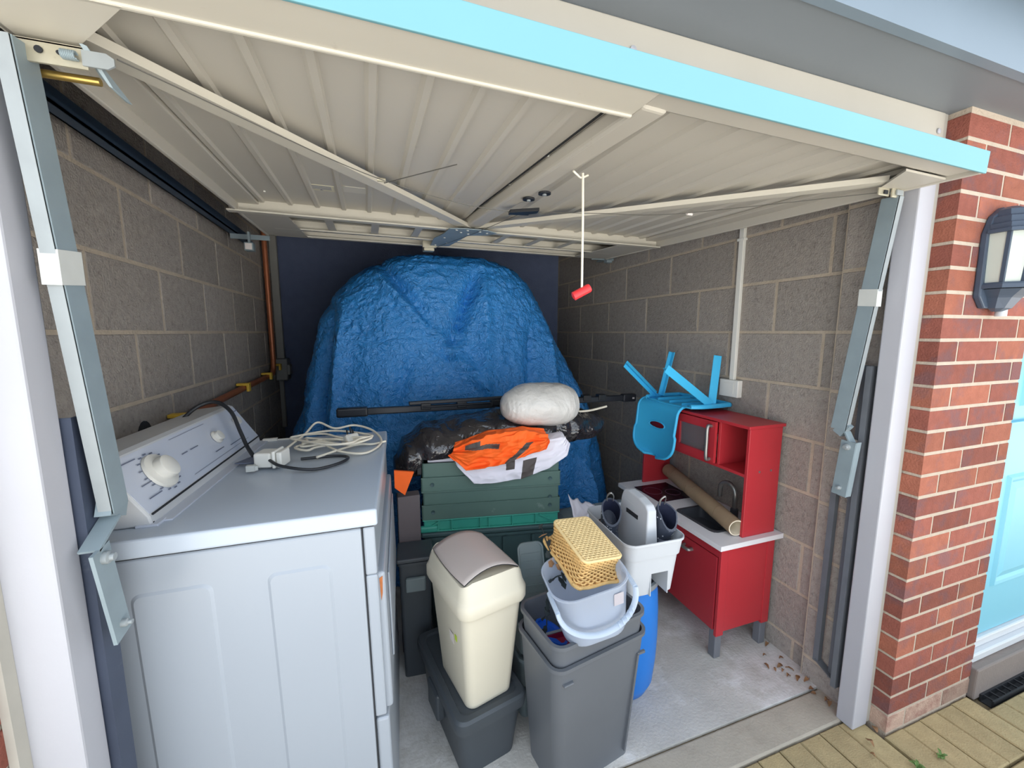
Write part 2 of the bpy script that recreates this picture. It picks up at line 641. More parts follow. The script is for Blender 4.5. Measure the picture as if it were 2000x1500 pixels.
wl = struct(MB().box(XL - 0.12, XL - 0.0018, 0.87, YB, -0.1, 2.2).build('wall_left', m_mortar))
block_wall(wl, XL, 1, 0.92, YB, 0.392, 1.813, 1.62)
wr = struct(MB().box(XR + 0.0018, XR + 0.12, 0.87, YB, -0.1, 2.2).build('wall_right', m_mortar))
block_wall(wr, XR, -1, 1.05, YB, 0.45, 1.329, 1.113)
XP = 1.655
wp = struct(MB().box(XP + 0.0018, XR + 0.02, 0.895, 1.048, -0.02, 2.2).build('wall_pier', m_mortar))
block_wall(wp, XP, -1, 0.895, 1.05, 0.30, 0.86, 0.82)
wb = struct(MB().box(XL - 0.12, XR + 0.12, YB, YB + 0.12, -0.1, 2.2).build('wall_back', m_dark))
ce = struct(MB().box(XL - 0.12, XR + 0.12, 0.87, YB + 0.12, 2.19, 2.24).build('ceiling', m_ceil))
# left return of blockwork behind the frame
wn = struct(MB().box(XL - 0.05, XO0 - 0.05, 0.875, 0.92, -0.02, 2.2).build('wall_return', m_block))

# --- brick piers
BRH, CRH = 0.065, 0.075
brk = {}


def brick_mesh(lx, ly, lz, low=False):
    k = (round(lx, 3), round(ly, 3), round(lz, 3))
    if k not in brk:
        b = MB()
        c = 0.0018
        X, Y, Z = lx / 2, ly / 2, lz / 2
        rings = []
        for z, e in ((-Z, c), (-Z + c, 0), (Z - c, 0), (Z, c)):
            rings.append([Vector((-X + e, -Y + e, z)), Vector((X - e, -Y + e, z)), Vector((X - e, Y - e, z)), Vector((-X + e, Y - e, z))])
        b.loft(rings)
        brk[k] = (b.mesh('brick', m_brick), b.mesh('brick', m_brick2), b.mesh('brick', m_brick3))
    return brk[k][2 if low else (0 if rg.random() < 0.6 else 1)]


def brick_pier(parent, x0, x1, z1, mirror=False):
    """front face YBR, corner bricks turn the left (opening) edge; returns to y=.87"""
    n = int(math.ceil(z1 / CRH))
    for c in range(n):
        z = c * CRH
        h = min(BRH, z1 - z - 0.002)
        if h < 0.01:
            continue
        zc = z + h / 2
        xs = []
        if c % 2 == 0:
            xs = [x0, x0 + 0.1075, x0 + 0.1075 + 0.2285]
        else:
            xs = [x0, x0 + 0.2250, x0 + 0.2250 + 0.2250]
        if xs[-1] < x1 - 0.03:
            xs.append(x1 + 0.0)
        else:
            xs[-1] = x1
        if c % 2 == 1 and x1 - xs[-2] > 0.28:
            pass
        for i in range(len(xs) - 1):
            a, b = xs[i], xs[i + 1] - (0.010 if i < len(xs) - 2 else 0)
            ly = 0.095 if i == 0 else 0.07
            xc = (a + b) / 2
            if mirror:
                xc = x0 + (x0 - xc) * 1.0
                ly = 0.045
            link_copy('brick', brick_mesh(b - a, ly, h, c == 0), parent, (xc, YBR + ly / 2 + rg.uniform(0, .0009), zc))


pier = struct(MB().box(1.694, 2.196, YBR + 0.0016, 0.90, -0.05, ZS).build('wall_front', m_bmortar))
brick_pier(pier, 1.690, 2.2, ZS)
pierl = struct(MB().box(-1.1, -0.595, YBR + 0.0016, 0.809, -0.05, ZS).build('wall_front_left', m_bmortar))
brick_pier(pierl, -0.592, -0.592 + 0.48, ZS, mirror=True)
# the house goes on past the front door
hw = struct(MB().box(3.22, 5.5, YBR, 0.95, -0.1, ZS).box(2.2, 3.22, YBR, 0.95, 2.06, ZS).box(2.2, 5.5, 0.95, 1.05, -0.1, ZS).build('wall_house', m_render))
hl = struct(MB().box(-3.5, -1.1, YBR, 0.9, -0.1, ZS).build('wall_house_left', m_render))

# --- soffit, fascia, roof
struct(MB().box(-3.5, 5.5, 0.652, 0.93, ZS, ZS + 0.012).build('trim_soffit', m_soffit))
struct(MB().box(-3.5, 5.5, 0.630, 0.652, ZS - 0.006, ZS + 0.20).build('trim_fascia', m_fascia))
gut = MB()
gr = []
for xx in (-3.5, 5.5):
    gr.append([Vector((xx, 0.572 - 0.058 * math.cos(a), ZS + 0.205 - 0.062 * math.sin(a))) for a in [PI * k / 12 for k in range(13)]])
gut.loft(gr, False, False, closed=False)
struct(gut.build('trim_gutter', m_fascia, smooth=40, solid=0.004))
rf = MB()
rf.add([(-3.5, 0.60, ZS + 0.21), (5.5, 0.60, ZS + 0.21), (5.5, 4.2, ZS + 0.75), (-3.5, 4.2, ZS + 0.75),
        (-3.5, 0.60, ZS + 0.19), (5.5, 0.60, ZS + 0.19), (5.5, 4.2, ZS + 0.60), (-3.5, 4.2, ZS + 0.60)],
       [(0, 1, 2, 3), (7, 6, 5, 4), (0, 4, 5, 1), (1, 5, 6, 2), (2, 6, 7, 3), (3, 7, 4, 0)])
struct(rf.build('roof', m_roof))

# --- timber frame of the garage opening
pr = struct(MB().box(XO1, 1.669, YF, 0.868, -0.004, 1.965).build('trim_post_right', m_white, bevel=0.004))
pl = struct(MB().box(-0.592, XO0, YF, 0.868, -0.004, 1.965).build('trim_post_left', m_white, bevel=0.004))
struct(MB().box(-0.592, 1.669, YF, 0.868, 1.965, ZS).build('trim_head', m_head, bevel=0.003))
hb = MB()
for xx in (0.55, 1.64):
    hb.lathe([(0.0, 0), (0.008, 0.001), (0.008, 0.004), (0.0, 0.006)], 10, mi=0)
    k = len(hb.v) - 40
    hb.xf(Matrix.Translation((xx, YF, 2.05)) @ Matrix.Rotation(PI / 2, 4, 'X'), k)
struct(hb.build('trim_screw_caps', m_white, smooth=40))
struct(MB().box(1.669, 1.690, YF + 0.004, 0.86, 0.0, ZS).build('trim_sealant_right', M('sealant', (176, 172, 162), 0.8, 0.1, 10)))
struct(MB().box(-0.592, -0.580, 0.788, 0.8105, 0.0, 1.95).build('trim_sealant_left', MATS['sealant']))
#PART2

# ================================================================== GARAGE DOOR (raised)
DK = math.radians(2.4)
gd = thing('garage_door', 'raised cream metal up-and-over garage door with ribbed underside and cyan edge', 'garage door',
           (0.545, 0.655, 1.873), (DK, 0, math.radians(1.1)), world=False)
HW = 1.038
MB().box(-HW, HW, 0.0, 1.84, 0.050, 0.056).build('skin', m_door, gd)
MB().box(-HW - 0.004, HW + 0.004, -0.006, 0.0, 0.0, 0.056).build('cyan_edge', m_cyan, gd, bevel=0.0015)['label'] = 'bright cyan painted bottom edge'
# wide front rail: left half deeper than the right half
fr = MB()
fr.box(-HW, -0.035, 0.0, 0.092, 0.004, 0.050)
fr.box(-HW, -0.035, 0.088, 0.098, 0.0, 0.050)
fr.build('front_rail', m_doorrail, gd, bevel=0.003)
fr = MB().box(-0.035, HW, 0.0, 0.075, 0.012, 0.050)
fr.build('front_rail', m_door, gd, bevel=0.010)
for s in (-1, 1):
    b = MB()
    b.box(min(s * HW, s * (HW - 0.012)), max(s * HW, s * (HW - 0.012)), 0, 1.84, 0.0, 0.050)
    b.box(min(s * HW, s * (HW - 0.085)), max(s * HW, s * (HW - 0.085)), 0.08, 1.84, 0.034, 0.050)
    b.build('side_rail', m_door, gd, bevel=0.003)
# pressed ribs running the length of the door
ribm = None
for k in range(-9, 10):
    u = k * 0.103 - 0.012
    if abs(u) > 0.95 or abs(u) < 0.045:
        continue
    if ribm is None:
        b = MB()
        L0, L1 = 0.085, 1.30
        sec = [(-0.016, 0.050), (-0.008, 0.041), (0.006, 0.041), (0.010, 0.050)]
        b.loft([[Vector((x_, L0, z_)) for x_, z_ in sec], [Vector((x_, L1, z_)) for x_, z_ in sec]])
        ribm = b.mesh('rib', m_door)
    link_copy('rib', ribm, gd, (u, 0, 0))
# centre stile
MB().bar((0.0, 0.06, 0.028), (-0.075, 1.28, 0.028), 0.066, 0.044).build('centre_stile', m_door, gd, bevel=0.010, seg=3)
MB().bar((-0.040, 0.10, 0.0485), (-0.112, 1.28, 0.0485), 0.004, 0.004).build('seam', m_gap, gd)
# diagonal braces
for nm, a, b in (('brace', (-0.985, 0.205, 0.012), (-0.100, 1.262, 0.006)), ('brace', (0.935, 0.165, 0.012), (-0.045, 1.262, 0.006))):
    q = MB()
    q.bar(a, b, 0.050, 0.004)
    d = (Vector(b) - Vector(a)).normalized()
    sd = d.cross(Vector((0, 0, 1)))
    for sg in (-1, 1):
        q.bar(Vector(a) + sd * sg * 0.023 + Vector((0, 0, 0.008)), Vector(b) + sd * sg * 0.023 + Vector((0, 0, 0.008)), 0.004, 0.014)
    q.build(nm, m_doorrail, gd)
# cross rails towards the back
for (v0, x0, x1, wd, z0) in ((1.272, -1.06, -0.11, 0.040, -0.004), (1.272, -0.03, 1.03, 0.040, -0.004), (1.62, -0.96, 0.93, 0.030, 0.004), (1.82, -1.0, 0.95, 0.032, 0.004)):
    q = MB()
    q.box(x0, x1, v0, v0 + wd, z0, z0 + 0.006)
    q.box(x0, x1, v0 + wd - 0.005, v0 + wd, z0, 0.050)
    q.build('cross_rail', m_doorrail, gd)
for u in (-0.72, -0.52, -0.32, 0.13, 0.33, 0.53):
    MB().box(u, u + 0.035, 1.31, 1.63, 0.012, 0.016).build('tie_strip', m_door, gd)
MB().box(-HW + 0.01, HW - 0.01, 1.45, 1.60, 0.046, 0.0495).build('painted_shade_strip', M('door_shade_tone', (150, 146, 132), 0.6, 0.05, 4), gd)  # darker strip: shade between the back rails, put into the colour
# central gusset plate
gp = MB().prism([(-0.185, 1.235, -0.010), (-0.12, 1.21, -0.010), (-0.01, 1.21, -0.010), (0.045, 1.25, -0.010), (0.02, 1.31, -0.010), (-0.07, 1.36, -0.010), (-0.10, 1.70, -0.010), (-0.20, 1.74, -0.010), (-0.215, 1.50, -0.010), (-0.19, 1.35, -0.010)], (0, 0, 0.004))
gpo = gp.build('gusset_plate', m_galv, gd)
rv = MB()
for (u, v) in ((-0.15, 1.245), (-0.10, 1.235), (-0.04, 1.24), (0.0, 1.26), (-0.12, 1.29), (-0.08, 1.31), (-0.17, 1.45), (-0.13, 1.6), (-0.18, 1.68)):
    rv.lathe([(0.006, -0.013), (0.006, -0.010)], 8, (u, v, 0))
rv.build('rivets', m_tape, gpo)
MB().box(-0.235, -0.175, 1.74, 1.80, -0.035, 0.0).box(-0.245, -0.165, 1.72, 1.735, -0.02, 0.02).build('top_latch', m_zinc, gd, bevel=0.003)
# corner plates at the back and front
MB().prism([(-HW + 0.01, 1.30, 0.004), (-0.86, 1.30, 0.004), (-0.84, 1.83, 0.004), (-HW + 0.01, 1.83, 0.004)], (0, 0, 0.004)).build('corner_plate', m_door, gd)
MB().prism([(HW - 0.01, 1.30, 0.004), (0.80, 1.36, 0.004), (0.78, 1.83, 0.004), (HW - 0.01, 1.83, 0.004)], (0, 0, 0.004)).build('corner_plate', m_door, gd)
MB().prism([(-HW, 0.09, 0.0), (-HW + 0.19, 0.09, 0.0), (-HW + 0.06, 0.24, 0.0), (-HW, 0.24, 0.0)], (0, 0, 0.006)).build('corner_plate', m_doorrail, gd)
MB().prism([(HW, 0.07, 0.004), (HW - 0.20, 0.07, 0.004), (HW - 0.08, 0.20, 0.004), (HW, 0.20, 0.004)], (0, 0, 0.006)).build('corner_plate', m_door, gd)
# lock: two round escutcheons and a black cam
for (u, v) in ((0.012, 0.62), (-0.012, 0.70)):
    q = MB().lathe([(0.021, 0.000), (0.021, 0.006), (0.010, 0.002)], 16, (u, v, -0.002), cap1=True)
    q.build('lock_escutcheon', m_black, gd, smooth=40)
    MB().lathe([(0.007, -0.006), (0.007, 0.0)], 10, (u, v, 0)).build('lock_spindle', m_galvw, gd, smooth=40)
q = MB()
q.prism([(-0.045, 0.80, -0.012), (0.045, 0.735, -0.012), (0.052, 0.775, -0.012), (0.03, 0.80, -0.012), (0.035, 0.815, -0.012), (-0.04, 0.835, -0.012)], (0, 0, -0.012))
q.build('lock_cam', m_black, gd, bevel=0.002)
# cables
q = MB()
q.tube(smooth_path([(-0.04, 0.815, -0.018), (-0.25, 0.78, -0.014), (-0.55, 0.62, -0.006), (-0.92, 0.235, 0.0)], 6), 0.0013, 5)
q.build('latch_cable', m_wire, gd)
q = MB()
q.tube(smooth_path([(0.045, 0.78, -0.018), (0.3, 0.72, -0.012), (0.55, 0.62, -0.012), (0.96, 0.20, -0.004)], 6), 0.0013, 5)
q.build('latch_cable', m_wire, gd)
q = MB()
q.tube([(0.0, 0.83, -0.02), (-0.06, 1.25, -0.016), (-0.18, 1.74, -0.02)], 0.0013, 5)
q.build('latch_cable', m_wire, gd)
q = MB()
q.tube([(-0.49, 0.71, 0.0), (-0.32, 0.44, -0.012)], 0.0015, 5)
q.build('cable_tail', m_wire, gd)
MB().lathe([(0.006, -0.012), (0.006, 0.012)], 10).xf(Matrix.Translation((-0.50, 0.67, -0.004)) @ Matrix.Rotation(PI / 2, 4, 'Y')).build('cable_clamp', m_zinc, gd, smooth=40)
MB().lathe([(0.005, -0.012), (0.005, 0.012)], 10).xf(Matrix.Translation((0.60, 0.60, -0.012)) @ Matrix.Rotation(PI / 2, 4, 'Y')).build('cable_clamp', m_label, gd, smooth=40)
# stickers and screws
MB().box(-0.74, -0.65, 0.99, 1.06, 0.0485, 0.0497).build('warning_sticker', m_warn, gd)
q = MB()
for k in range(4):
    q.box(-0.73, -0.66, 1.0 + 0.011 * k, 1.003 + 0.011 * k, 0.0478, 0.0484)
q.add([(-0.702, 1.05, 0.0478), (-0.688, 1.05, 0.0478), (-0.695, 1.038, 0.0478)], [(0, 1, 2)])
q.build('sticker_print', m_print, gd)
MB().box(-0.62, -0.54, 0.97, 1.04, 0.0485, 0.0497).build('faded_sticker', m_doorrail, gd)
q = MB()
for (u, v) in ((-0.055, 0.45), (-0.075, 0.72), (-0.11, 1.06), (0.035, 0.72), (0.0, 1.04), (0.95, 0.25), (-0.96, 0.9), (-0.97, 0.6), (-0.9, 1.15), (0.5, 0.08), (0.66, 0.085), (-0.45, 0.1), (-0.2, 0.1), (-0.7, 0.1)):
    q.lathe([(0.004, 0.046), (0.004, 0.05)], 8, (u, v, 0.0))
q.build('screws', m_conduit, gd)

# pull cord
pc = thing('pull_cord', 'thin white pull cord with a red handle hanging from the garage door', 'pull cord', (0.575, 1.06, 1.545))
MB().tube([(0.570, 1.06, 1.89), (0.572, 1.058, 1.75), (0.5735, 1.058, 1.575)], 0.0036, 8).build('cord', m_cord, pc, smooth=60)
q = MB().lathe([(0.004, -0.030), (0.013, -0.027), (0.013, 0.024), (0.011, 0.028), (0.0, 0.028)], 14)
q.xf(Matrix.Translation((0.574, 1.06, 1.562)) @ Matrix.Rotation(math.radians(62), 4, Vector((0.3, 1, 0))))
q.build('handle', m_redplastic, pc, smooth=40)
MB().tube(smooth_path([(0.535, 1.05, 1.888), (0.55, 1.058, 1.884), (0.566, 1.062, 1.878), (0.586, 1.058, 1.886)], 4), 0.003, 6).build('knot', m_cord, pc, smooth=60)


# --- lifting arms either side
def arm(name, label, xc, inward, pts_arm, kink, plate):
    """pts in (y,z); channel section with its web facing the door opening"""
    t = thing(name, label, 'lifting arm', (xc, plate[-1][0], plate[-1][1]), group='lifting arms of the garage door')
    q = MB()
    (ya, za), (yb, zb) = pts_arm
    dv = Vector((0, yb - ya, zb - za)).normalized()
    nv = Vector((0, dv.z, -dv.y))
    nv = nv if nv.y > 0 else -nv
    a, b = Vector((xc, ya, za)), Vector((xc, yb, zb))
    W, D = 0.045, 0.019
    # web (parallel to the wall) and front flange facing the viewer
    q.add([a, a + nv * W, b + nv * W, b], [(0, 1, 2, 3)])
    q.add([a, a + Vector((-inward * D, 0, 0)), b + Vector((-inward * D, 0, 0)), b], [(0, 1, 2, 3)])
    q.add([a + nv * W, a + nv * W + Vector((-inward * D, 0, 0)), b + nv * W + Vector((-inward * D, 0, 0)), b + nv * W], [(0, 1, 2, 3)])
    arm_o = q.build('arm_channel', [m_galv], t, solid=0.004, soff=0)
    # front flange in a paler steel
    q = MB()
    f0, f1 = a + Vector((-inward * D, -0.0015, 0)), a + Vector((0, -0.0015, 0))
    q.add([f0, f1, b + Vector((0, -0.0015, 0)), b + Vector((-inward * D, -0.0015, 0))], [(0, 1, 2, 3)])
    q.build('front_flange', m_galvw, t, solid=0.003, soff=0)
    # kinked end
    q = MB()
    k0, k1 = Vector((xc - inward * 0.012, kink[0][0], kink[0][1])), Vector((xc - inward * 0.012, kink[1][0], kink[1][1]))
    q.bar(k0, k1, 0.030, 0.005, up=(0, 1, 0.4))
    q.bar(b + Vector((-inward * 0.012, 0.026, 0.015)), k0, 0.024, 0.048, up=(0, 1, 0))
    q.build('kinked_end', m_galv, t)
    # pivot plate
    q = MB()
    p0, p1 = Vector((xc, plate[0][0], plate[0][1])), Vector((xc, plate[1][0], plate[1][1]))
    q.bar(p0, p1, 0.006, 0.046, up=(0, 1, 0))
    if inward < 0:
        q.bar(p0 + Vector((-inward * 0.012, -0.022, 0)), p1 + Vector((-inward * 0.012, -0.022, 0)), 0.024, 0.004, up=(0, 1, 0))
    q.build('pivot_plate', m_galv, t)
    for f, r_ in ((0.10, 0.011), (0.86, 0.007)):
        pp = p0.lerp(p1, f)
        q = MB().lathe([(r_, 0), (r_, 0.008), (r_ * 0.6, 0.010), (r_ * 0.6, 0.016), (0, 0.016)], 12)
        q.xf(Matrix.Translation(pp + Vector((inward * 0.003, 0, 0))) @ Matrix.Rotation(inward * PI / 2, 4, 'Y'))
        q.build('bolt', m_galvw, t, smooth=40)
    # tape wrapped round the arm
    f = 0.42 if inward > 0 else 0.40
    c = a.lerp(b, f)
    q = MB()
    q.add([c + Vector((-inward * (D + .003), -0.005, 0.026)), c + Vector((inward * .003, -0.005, 0.026)), c + nv * (W + .003) + Vector((inward * .004, 0, 0.026)),
           c + Vector((-inward * (D + .003), -0.005, 0.026)) - Vector((0, 0, 0.055)), c + Vector((inward * .003, -0.005, 0.026)) - Vector((0, 0, 0.055)), c + nv * (W + .003) + Vector((inward * .004, 0, 0.026)) - Vector((0, 0, 0.055))],
          [(0, 1, 4, 3), (1, 2, 5, 4)])
    q.build('tape', m_tape, t, solid=0.001)
    return t


arm('lifting_arm', 'long grey steel arm slanting in front of the white dryer', -0.472, 1,
    ((0.812, 1.862), (0.890, 1.115)), ((0.905, 1.105), (0.838, 1.070)), ((0.842, 1.072), (0.872, 0.885)))
arm('lifting_arm', 'long grey steel arm slanting beside the block wall near the red brick pier', 1.545, -1,
    ((0.838, 1.862), (0.915, 1.100)), ((0.915, 1.098), (0.895, 1.062)), ((0.898, 1.068), (0.912, 0.868)))

# --- spring latch hanging at the left front corner
lt = thing('spring_latch', 'rusty zinc spring latch at top of left white post', 'latch', (-0.43, 0.86, 1.865))
q = MB()
q.box(-0.492, -0.400, 0.835, 0.839, 1.856, 1.886)
q.box(-0.492, -0.400, 0.835, 0.875, 1.884, 1.887)
q.build('latch_body', m_zinc, lt)
q = MB()
for (xx, r_) in ((-0.455, 0.005), (-0.432, 0.003)):
    q.lathe([(r_, 0), (r_, 0.002)], 10)
    q.xf(Matrix.Translation((xx, 0.8345, 1.873)) @ Matrix.Rotation(PI / 2, 4, 'X'), len(q.v) - 20)
q.build('latch_holes', m_gap, lt)
q = MB()
hp = [(-0.428 + 0.018 * k / 60, 0.831 + 0.006 * math.sin(k * 0.9), 1.871 + 0.006 * math.cos(k * 0.9)) for k in range(61)]
q.tube(hp, 0.0013, 5)
q.build('coil_spring', m_galv, lt, smooth=60)
q = MB()
q.prism([(-0.405, 0.832, 1.860), (-0.375, 0.832, 1.860), (-0.366, 0.832, 1.866), (-0.366, 0.832, 1.876), (-0.375, 0.832, 1.882), (-0.405, 0.832, 1.882)], (0, 0.003, 0))
q.build('latch_tongue', m_galvw, lt)
MB().tube([(-0.478, 0.872, 1.858), (-0.404, 0.872, 1.858)], 0.006, 10).build('brass_rod', m_brass, lt, smooth=50)
q = MB().prism([(-0.404, 0.828, 1.888), (-0.400, 0.828, 1.888), (-0.386, 0.855, 1.846), (-0.376, 0.885, 1.838), (-0.383, 0.893, 1.842), (-0.404, 0.872, 1.866)], (0.004, 0.002, -0.001))
q.build('trigger_plate', m_galv, lt)
lt.location.z -= 0.014
# matching bracket on the right
rt_ = thing('hinge_bracket', 'small cream hinge bracket at top of right white post', 'bracket', (1.53, 0.86, 1.860))
q = MB().box(1.520, 1.575, 0.842, 0.848, 1.858, 1.885).box(1.47, 1.52, 0.850, 0.855, 1.862, 1.885)
q.build('plate', m_zinc, rt_, bevel=0.002)
MB().box(1.532, 1.562, 0.836, 0.842, 1.864, 1.880).build('striker', m_galvw, rt_, bevel=0.002)
MB().box(1.490, 1.508, 0.846, 0.850, 1.866, 1.878).build('striker', m_gap, rt_, bevel=0.002)

# --- steel channels by the posts
q = MB()
q.add([(-0.540, 0.905, 0), (-0.540, 0.872, 0), (-0.502, 0.872, 0), (-0.502, 0.912, 0), (-0.540, 0.905, 1.30), (-0.540, 0.872, 1.30), (-0.502, 0.872, 1.30), (-0.502, 0.912, 1.30)],
      [(0, 1, 5, 4), (1, 2, 6, 5), (2, 3, 7, 6)])
o = q.build('spring_channel', m_steelframe, None, solid=0.004, soff=0)
tag(o, 'dark blue-grey steel channel standing between left white post and dryer', 'steel channel')
q = MB()
q.add([(1.628, 0.93, 0.10), (1.628, 0.884, 0.10), (1.596, 0.884, 0.10), (1.596, 0.90, 0.10), (1.628, 0.93, 1.33), (1.628, 0.884, 1.33), (1.596, 0.884, 1.33), (1.596, 0.90, 1.33)],
      [(0, 1, 5, 4), (1, 2, 6, 5), (2, 3, 7, 6)])
rc = thing('spring_channel', 'grey steel channel standing behind the right white post', 'steel channel', (1.61, 0.90, 0.0))
q.build('channel', m_rightchan, rc, solid=0.004, soff=0)
q = MB().bar((1.630, 0.975, 0.86), (1.630, 0.975, 0.13), 0.020, 0.020, up=(0, 1, 0)).bar((1.630, 0.975, 0.14), (1.625, 0.90, 0.11), 0.03, 0.004)
q.build('spring_strut', m_rightchan, rc)
MB().box(1.600, 1.606, 0.895, 0.925, 0.99, 1.065).build('cream_block', m_door, rc)
q = MB().prism([(1.612, 0.90, 0.90), (1.612, 0.955, 0.87), (1.612, 0.955, 0.84), (1.612, 0.90, 0.84)], (0.004, 0, 0))
q.build('lug', m_rightchan, rc)

# --- horizontal tracks
o = MB().box(-0.705, -0.668, 0.93, 2.80, 1.955, 1.962).box(-0.705, -0.700, 0.93, 2.80, 1.955, 2.02).box(-0.672, -0.668, 0.93, 2.80, 1.955, 1.972).build('door_track', m_slate)
tag(o, 'dark slate steel track running back along the left block wall', 'door track')
o = MB().box(1.640, 1.680, 0.95, 2.80, 1.985, 1.992).box(1.676, 1.680, 0.95, 2.80, 1.985, 2.05).build('door_track', m_galv)
tag(o, 'grey steel track above the right block wall behind the raised door', 'door track')
tb = thing('track_hanger', 'small metal hanger at back end of the left track', 'hanger', (-0.66, 2.5, 1.90))
MB().box(-0.70, -0.52, 2.50, 2.506, 1.93, 1.955).box(-0.62, -0.58, 2.42, 2.46, 1.86, 1.90).box(-0.605, -0.595, 2.43, 2.45, 1.90, 1.955).build('hanger_body', m_galv, tb)
MB().box(-0.615, -0.585, 2.415, 2.42, 1.865, 1.895).build('roller', m_label, tb)
tb = thing('track_hanger', 'small metal hanger at back corner of raised door near right wall', 'hanger', (1.55, 2.5, 1.93))
MB().box(1.46, 1.64, 2.50, 2.506, 1.955, 1.985).box(1.56, 1.60, 2.46, 2.50, 1.935, 1.955).build('hanger_body', m_galv, tb)
tb.location.y += 0.06
#PART3

# ================================================================== DRYER
DYAW = math.radians(-3.0)
dr = thing('tumble_dryer', 'large white tumble dryer with console knobs beside the left wall', 'dryer', (-0.005, 0.955, 0.0), (0, math.radians(-1.0), DYAW), world=False)
DW, DL, DH = 0.695, 0.775, 1.03          # x depth (towards the wall), y width, height
q = MB()
q.box(-DW, -0.030, 0.0, DL, 0.0, DH - 0.045)
q.build('cabinet', m_enamel, dr, bevel=0.008, seg=3)


def panel_ring(x0, x1, z0, z1, r, y, w):
    """raised line of a pressed panel on the near side"""
    pts = []
    for sx, sz, a0 in ((1, 1, 0), (-1, 1, PI / 2), (-1, -1, PI), (1, -1, 1.5 * PI)):
        for k in range(6):
            a = a0 + PI / 2 * k / 5
            pts.append(Vector((sx * ((x1 - x0) / 2 - r) + r * math.cos(a) + (x0 + x1) / 2, y, sz * ((z1 - z0) / 2 - r) + r * math.sin(a) + (z0 + z1) / 2)))
    return pts


for (a, b, top) in ((-0.49, -0.345, 0.905), (-0.235, -0.105, 0.905)):
    ring = panel_ring(a, b, 0.08, top, 0.018, -0.0005, 0)
    outer = panel_ring(a - 0.004, b + 0.004, 0.076, top + 0.004, 0.020, 0.001, 0)
    inner = panel_ring(a + 0.004, b - 0.004, 0.084, top - 0.004, 0.016, -0.0035, 0)
    q = MB().loft([outer, inner], False, True)
    q.build('pressed_panel', m_enamel, dr, smooth=20)
q = MB().box(-DW - 0.005, 0.006, -0.006, DL + 0.004, DH - 0.042, DH)
q.build('top', m_enameltop, dr, bevel=0.006, seg=3)
MB().box(-DW, -0.004, 0.002, DL - 0.002, DH - 0.0455, DH - 0.041).build('top_gap', m_gap, dr)
# front (faces the right): surround, door, plinth
q = MB()
q.box(-0.030, -0.002, 0.002, DL - 0.002, 0.86, DH - 0.046)
q.box(-0.030, -0.002, 0.002, 0.045, 0.47, 0.86)
q.box(-0.030, -0.002, DL - 0.045, DL - 0.002, 0.47, 0.86)
q.build('front_surround', m_enamel, dr, bevel=0.005)
q = MB().box(-0.026, 0.014, 0.016, DL - 0.04, 0.475, 0.855)
dd = q.build('door', m_enamel, dr, bevel=0.008, seg=3)
MB().box(0.0145, 0.020, 0.10, DL - 0.12, 0.55, 0.80).build('door_panel', m_enamel, dd, bevel=0.004)
q = MB().box(-0.030, 0.004, 0.004, DL - 0.004, 0.0, 0.462)
q.build('plinth_panel', m_enamel, dr, bevel=0.008, seg=3)
MB().box(-0.032, -0.0295, 0.0005, 0.004, 0.02, DH - 0.046).build('seam', m_gap, dr)
MB().add([(0.0, 0.0145, 0.84), (0.008, 0.0148, 0.845), (0.006, 0.0145, 0.80), (0.002, 0.0145, 0.78)], [(0, 1, 2, 3)]).build('rust_spot', m_rust, dr, solid=0.001)
# console
CX0, CX1, CXB = -0.465, -0.545, -0.685
cz0, cz1 = DH + 0.001, DH + 0.152
prof = [(CX0, cz0), (CX0 - 0.004, cz0 + 0.022), (CX1, cz1 - 0.006), (CX1 - 0.012, cz1), (CXB + 0.02, cz1 - 0.01), (CXB, cz1 - 0.05), (CXB, cz0)]
y0c, y1c = 0.055, 0.765
q = MB()
q.loft([[Vector((x_, y0c, z_)) for x_, z_ in prof], [Vector((x_, y1c, z_)) for x_, z_ in prof]])
cons = q.build('console', m_console, dr, bevel=0.004)
fn_a, fn_b = Vector((CX0 - 0.004, 0, cz0 + 0.022)), Vector((CX1, 0, cz1 - 0.006))
fdir = (fn_b - fn_a).normalized()
fnrm = Vector((fdir.z, 0, -fdir.x)).normalized()
LFc = (fn_b - fn_a).length


def cface(t, y, h=0.0):
    return fn_a + fdir * (t * LFc) + Vector((0, y, 0)) + fnrm * h


q = MB().add([cface(0.03, y0c + 0.006, 0.001), cface(0.03, y1c - 0.006, 0.001), cface(0.97, y1c - 0.006, 0.001), cface(0.97, y0c + 0.006, 0.001)], [(0, 1, 2, 3)])
q.build('console_face', m_consoleface, cons, solid=0.002)
q = MB().bar(cface(0.0, y0c + 0.01, 0.0016), cface(0.0, y1c - 0.004, 0.0016), 0.0035, 0.0035)
q.build('console_gap', m_gap, cons)
q = MB()
for (t0, y_, l_) in ((0.55, 0.30, 0.03), (0.55, 0.345, 0.045), (0.85, 0.10, 0.05), (0.20, 0.09, 0.05), (0.85, 0.70, 0.06), (0.42, 0.10, 0.04), (0.20, 0.54, 0.10), (0.25, 0.44, 0.06)):
    q.add([cface(t0, y_, 0.0036), cface(t0, y_ + l_, 0.0036), cface(t0 + 0.02, y_ + l_, 0.0036), cface(t0 + 0.02, y_, 0.0036)], [(0, 1, 2, 3)])
for k in range(16):
    a = 2 * PI * k / 16
    q.add([cface(0.5 + 0.36 * math.sin(a) + dx, 0.185 + 0.056 * math.cos(a) + dy, 0.0036) for dx, dy in ((-0.012, -0.006), (-0.012, 0.006), (0.012, 0.006), (0.012, -0.006))], [(0, 1, 2, 3)])
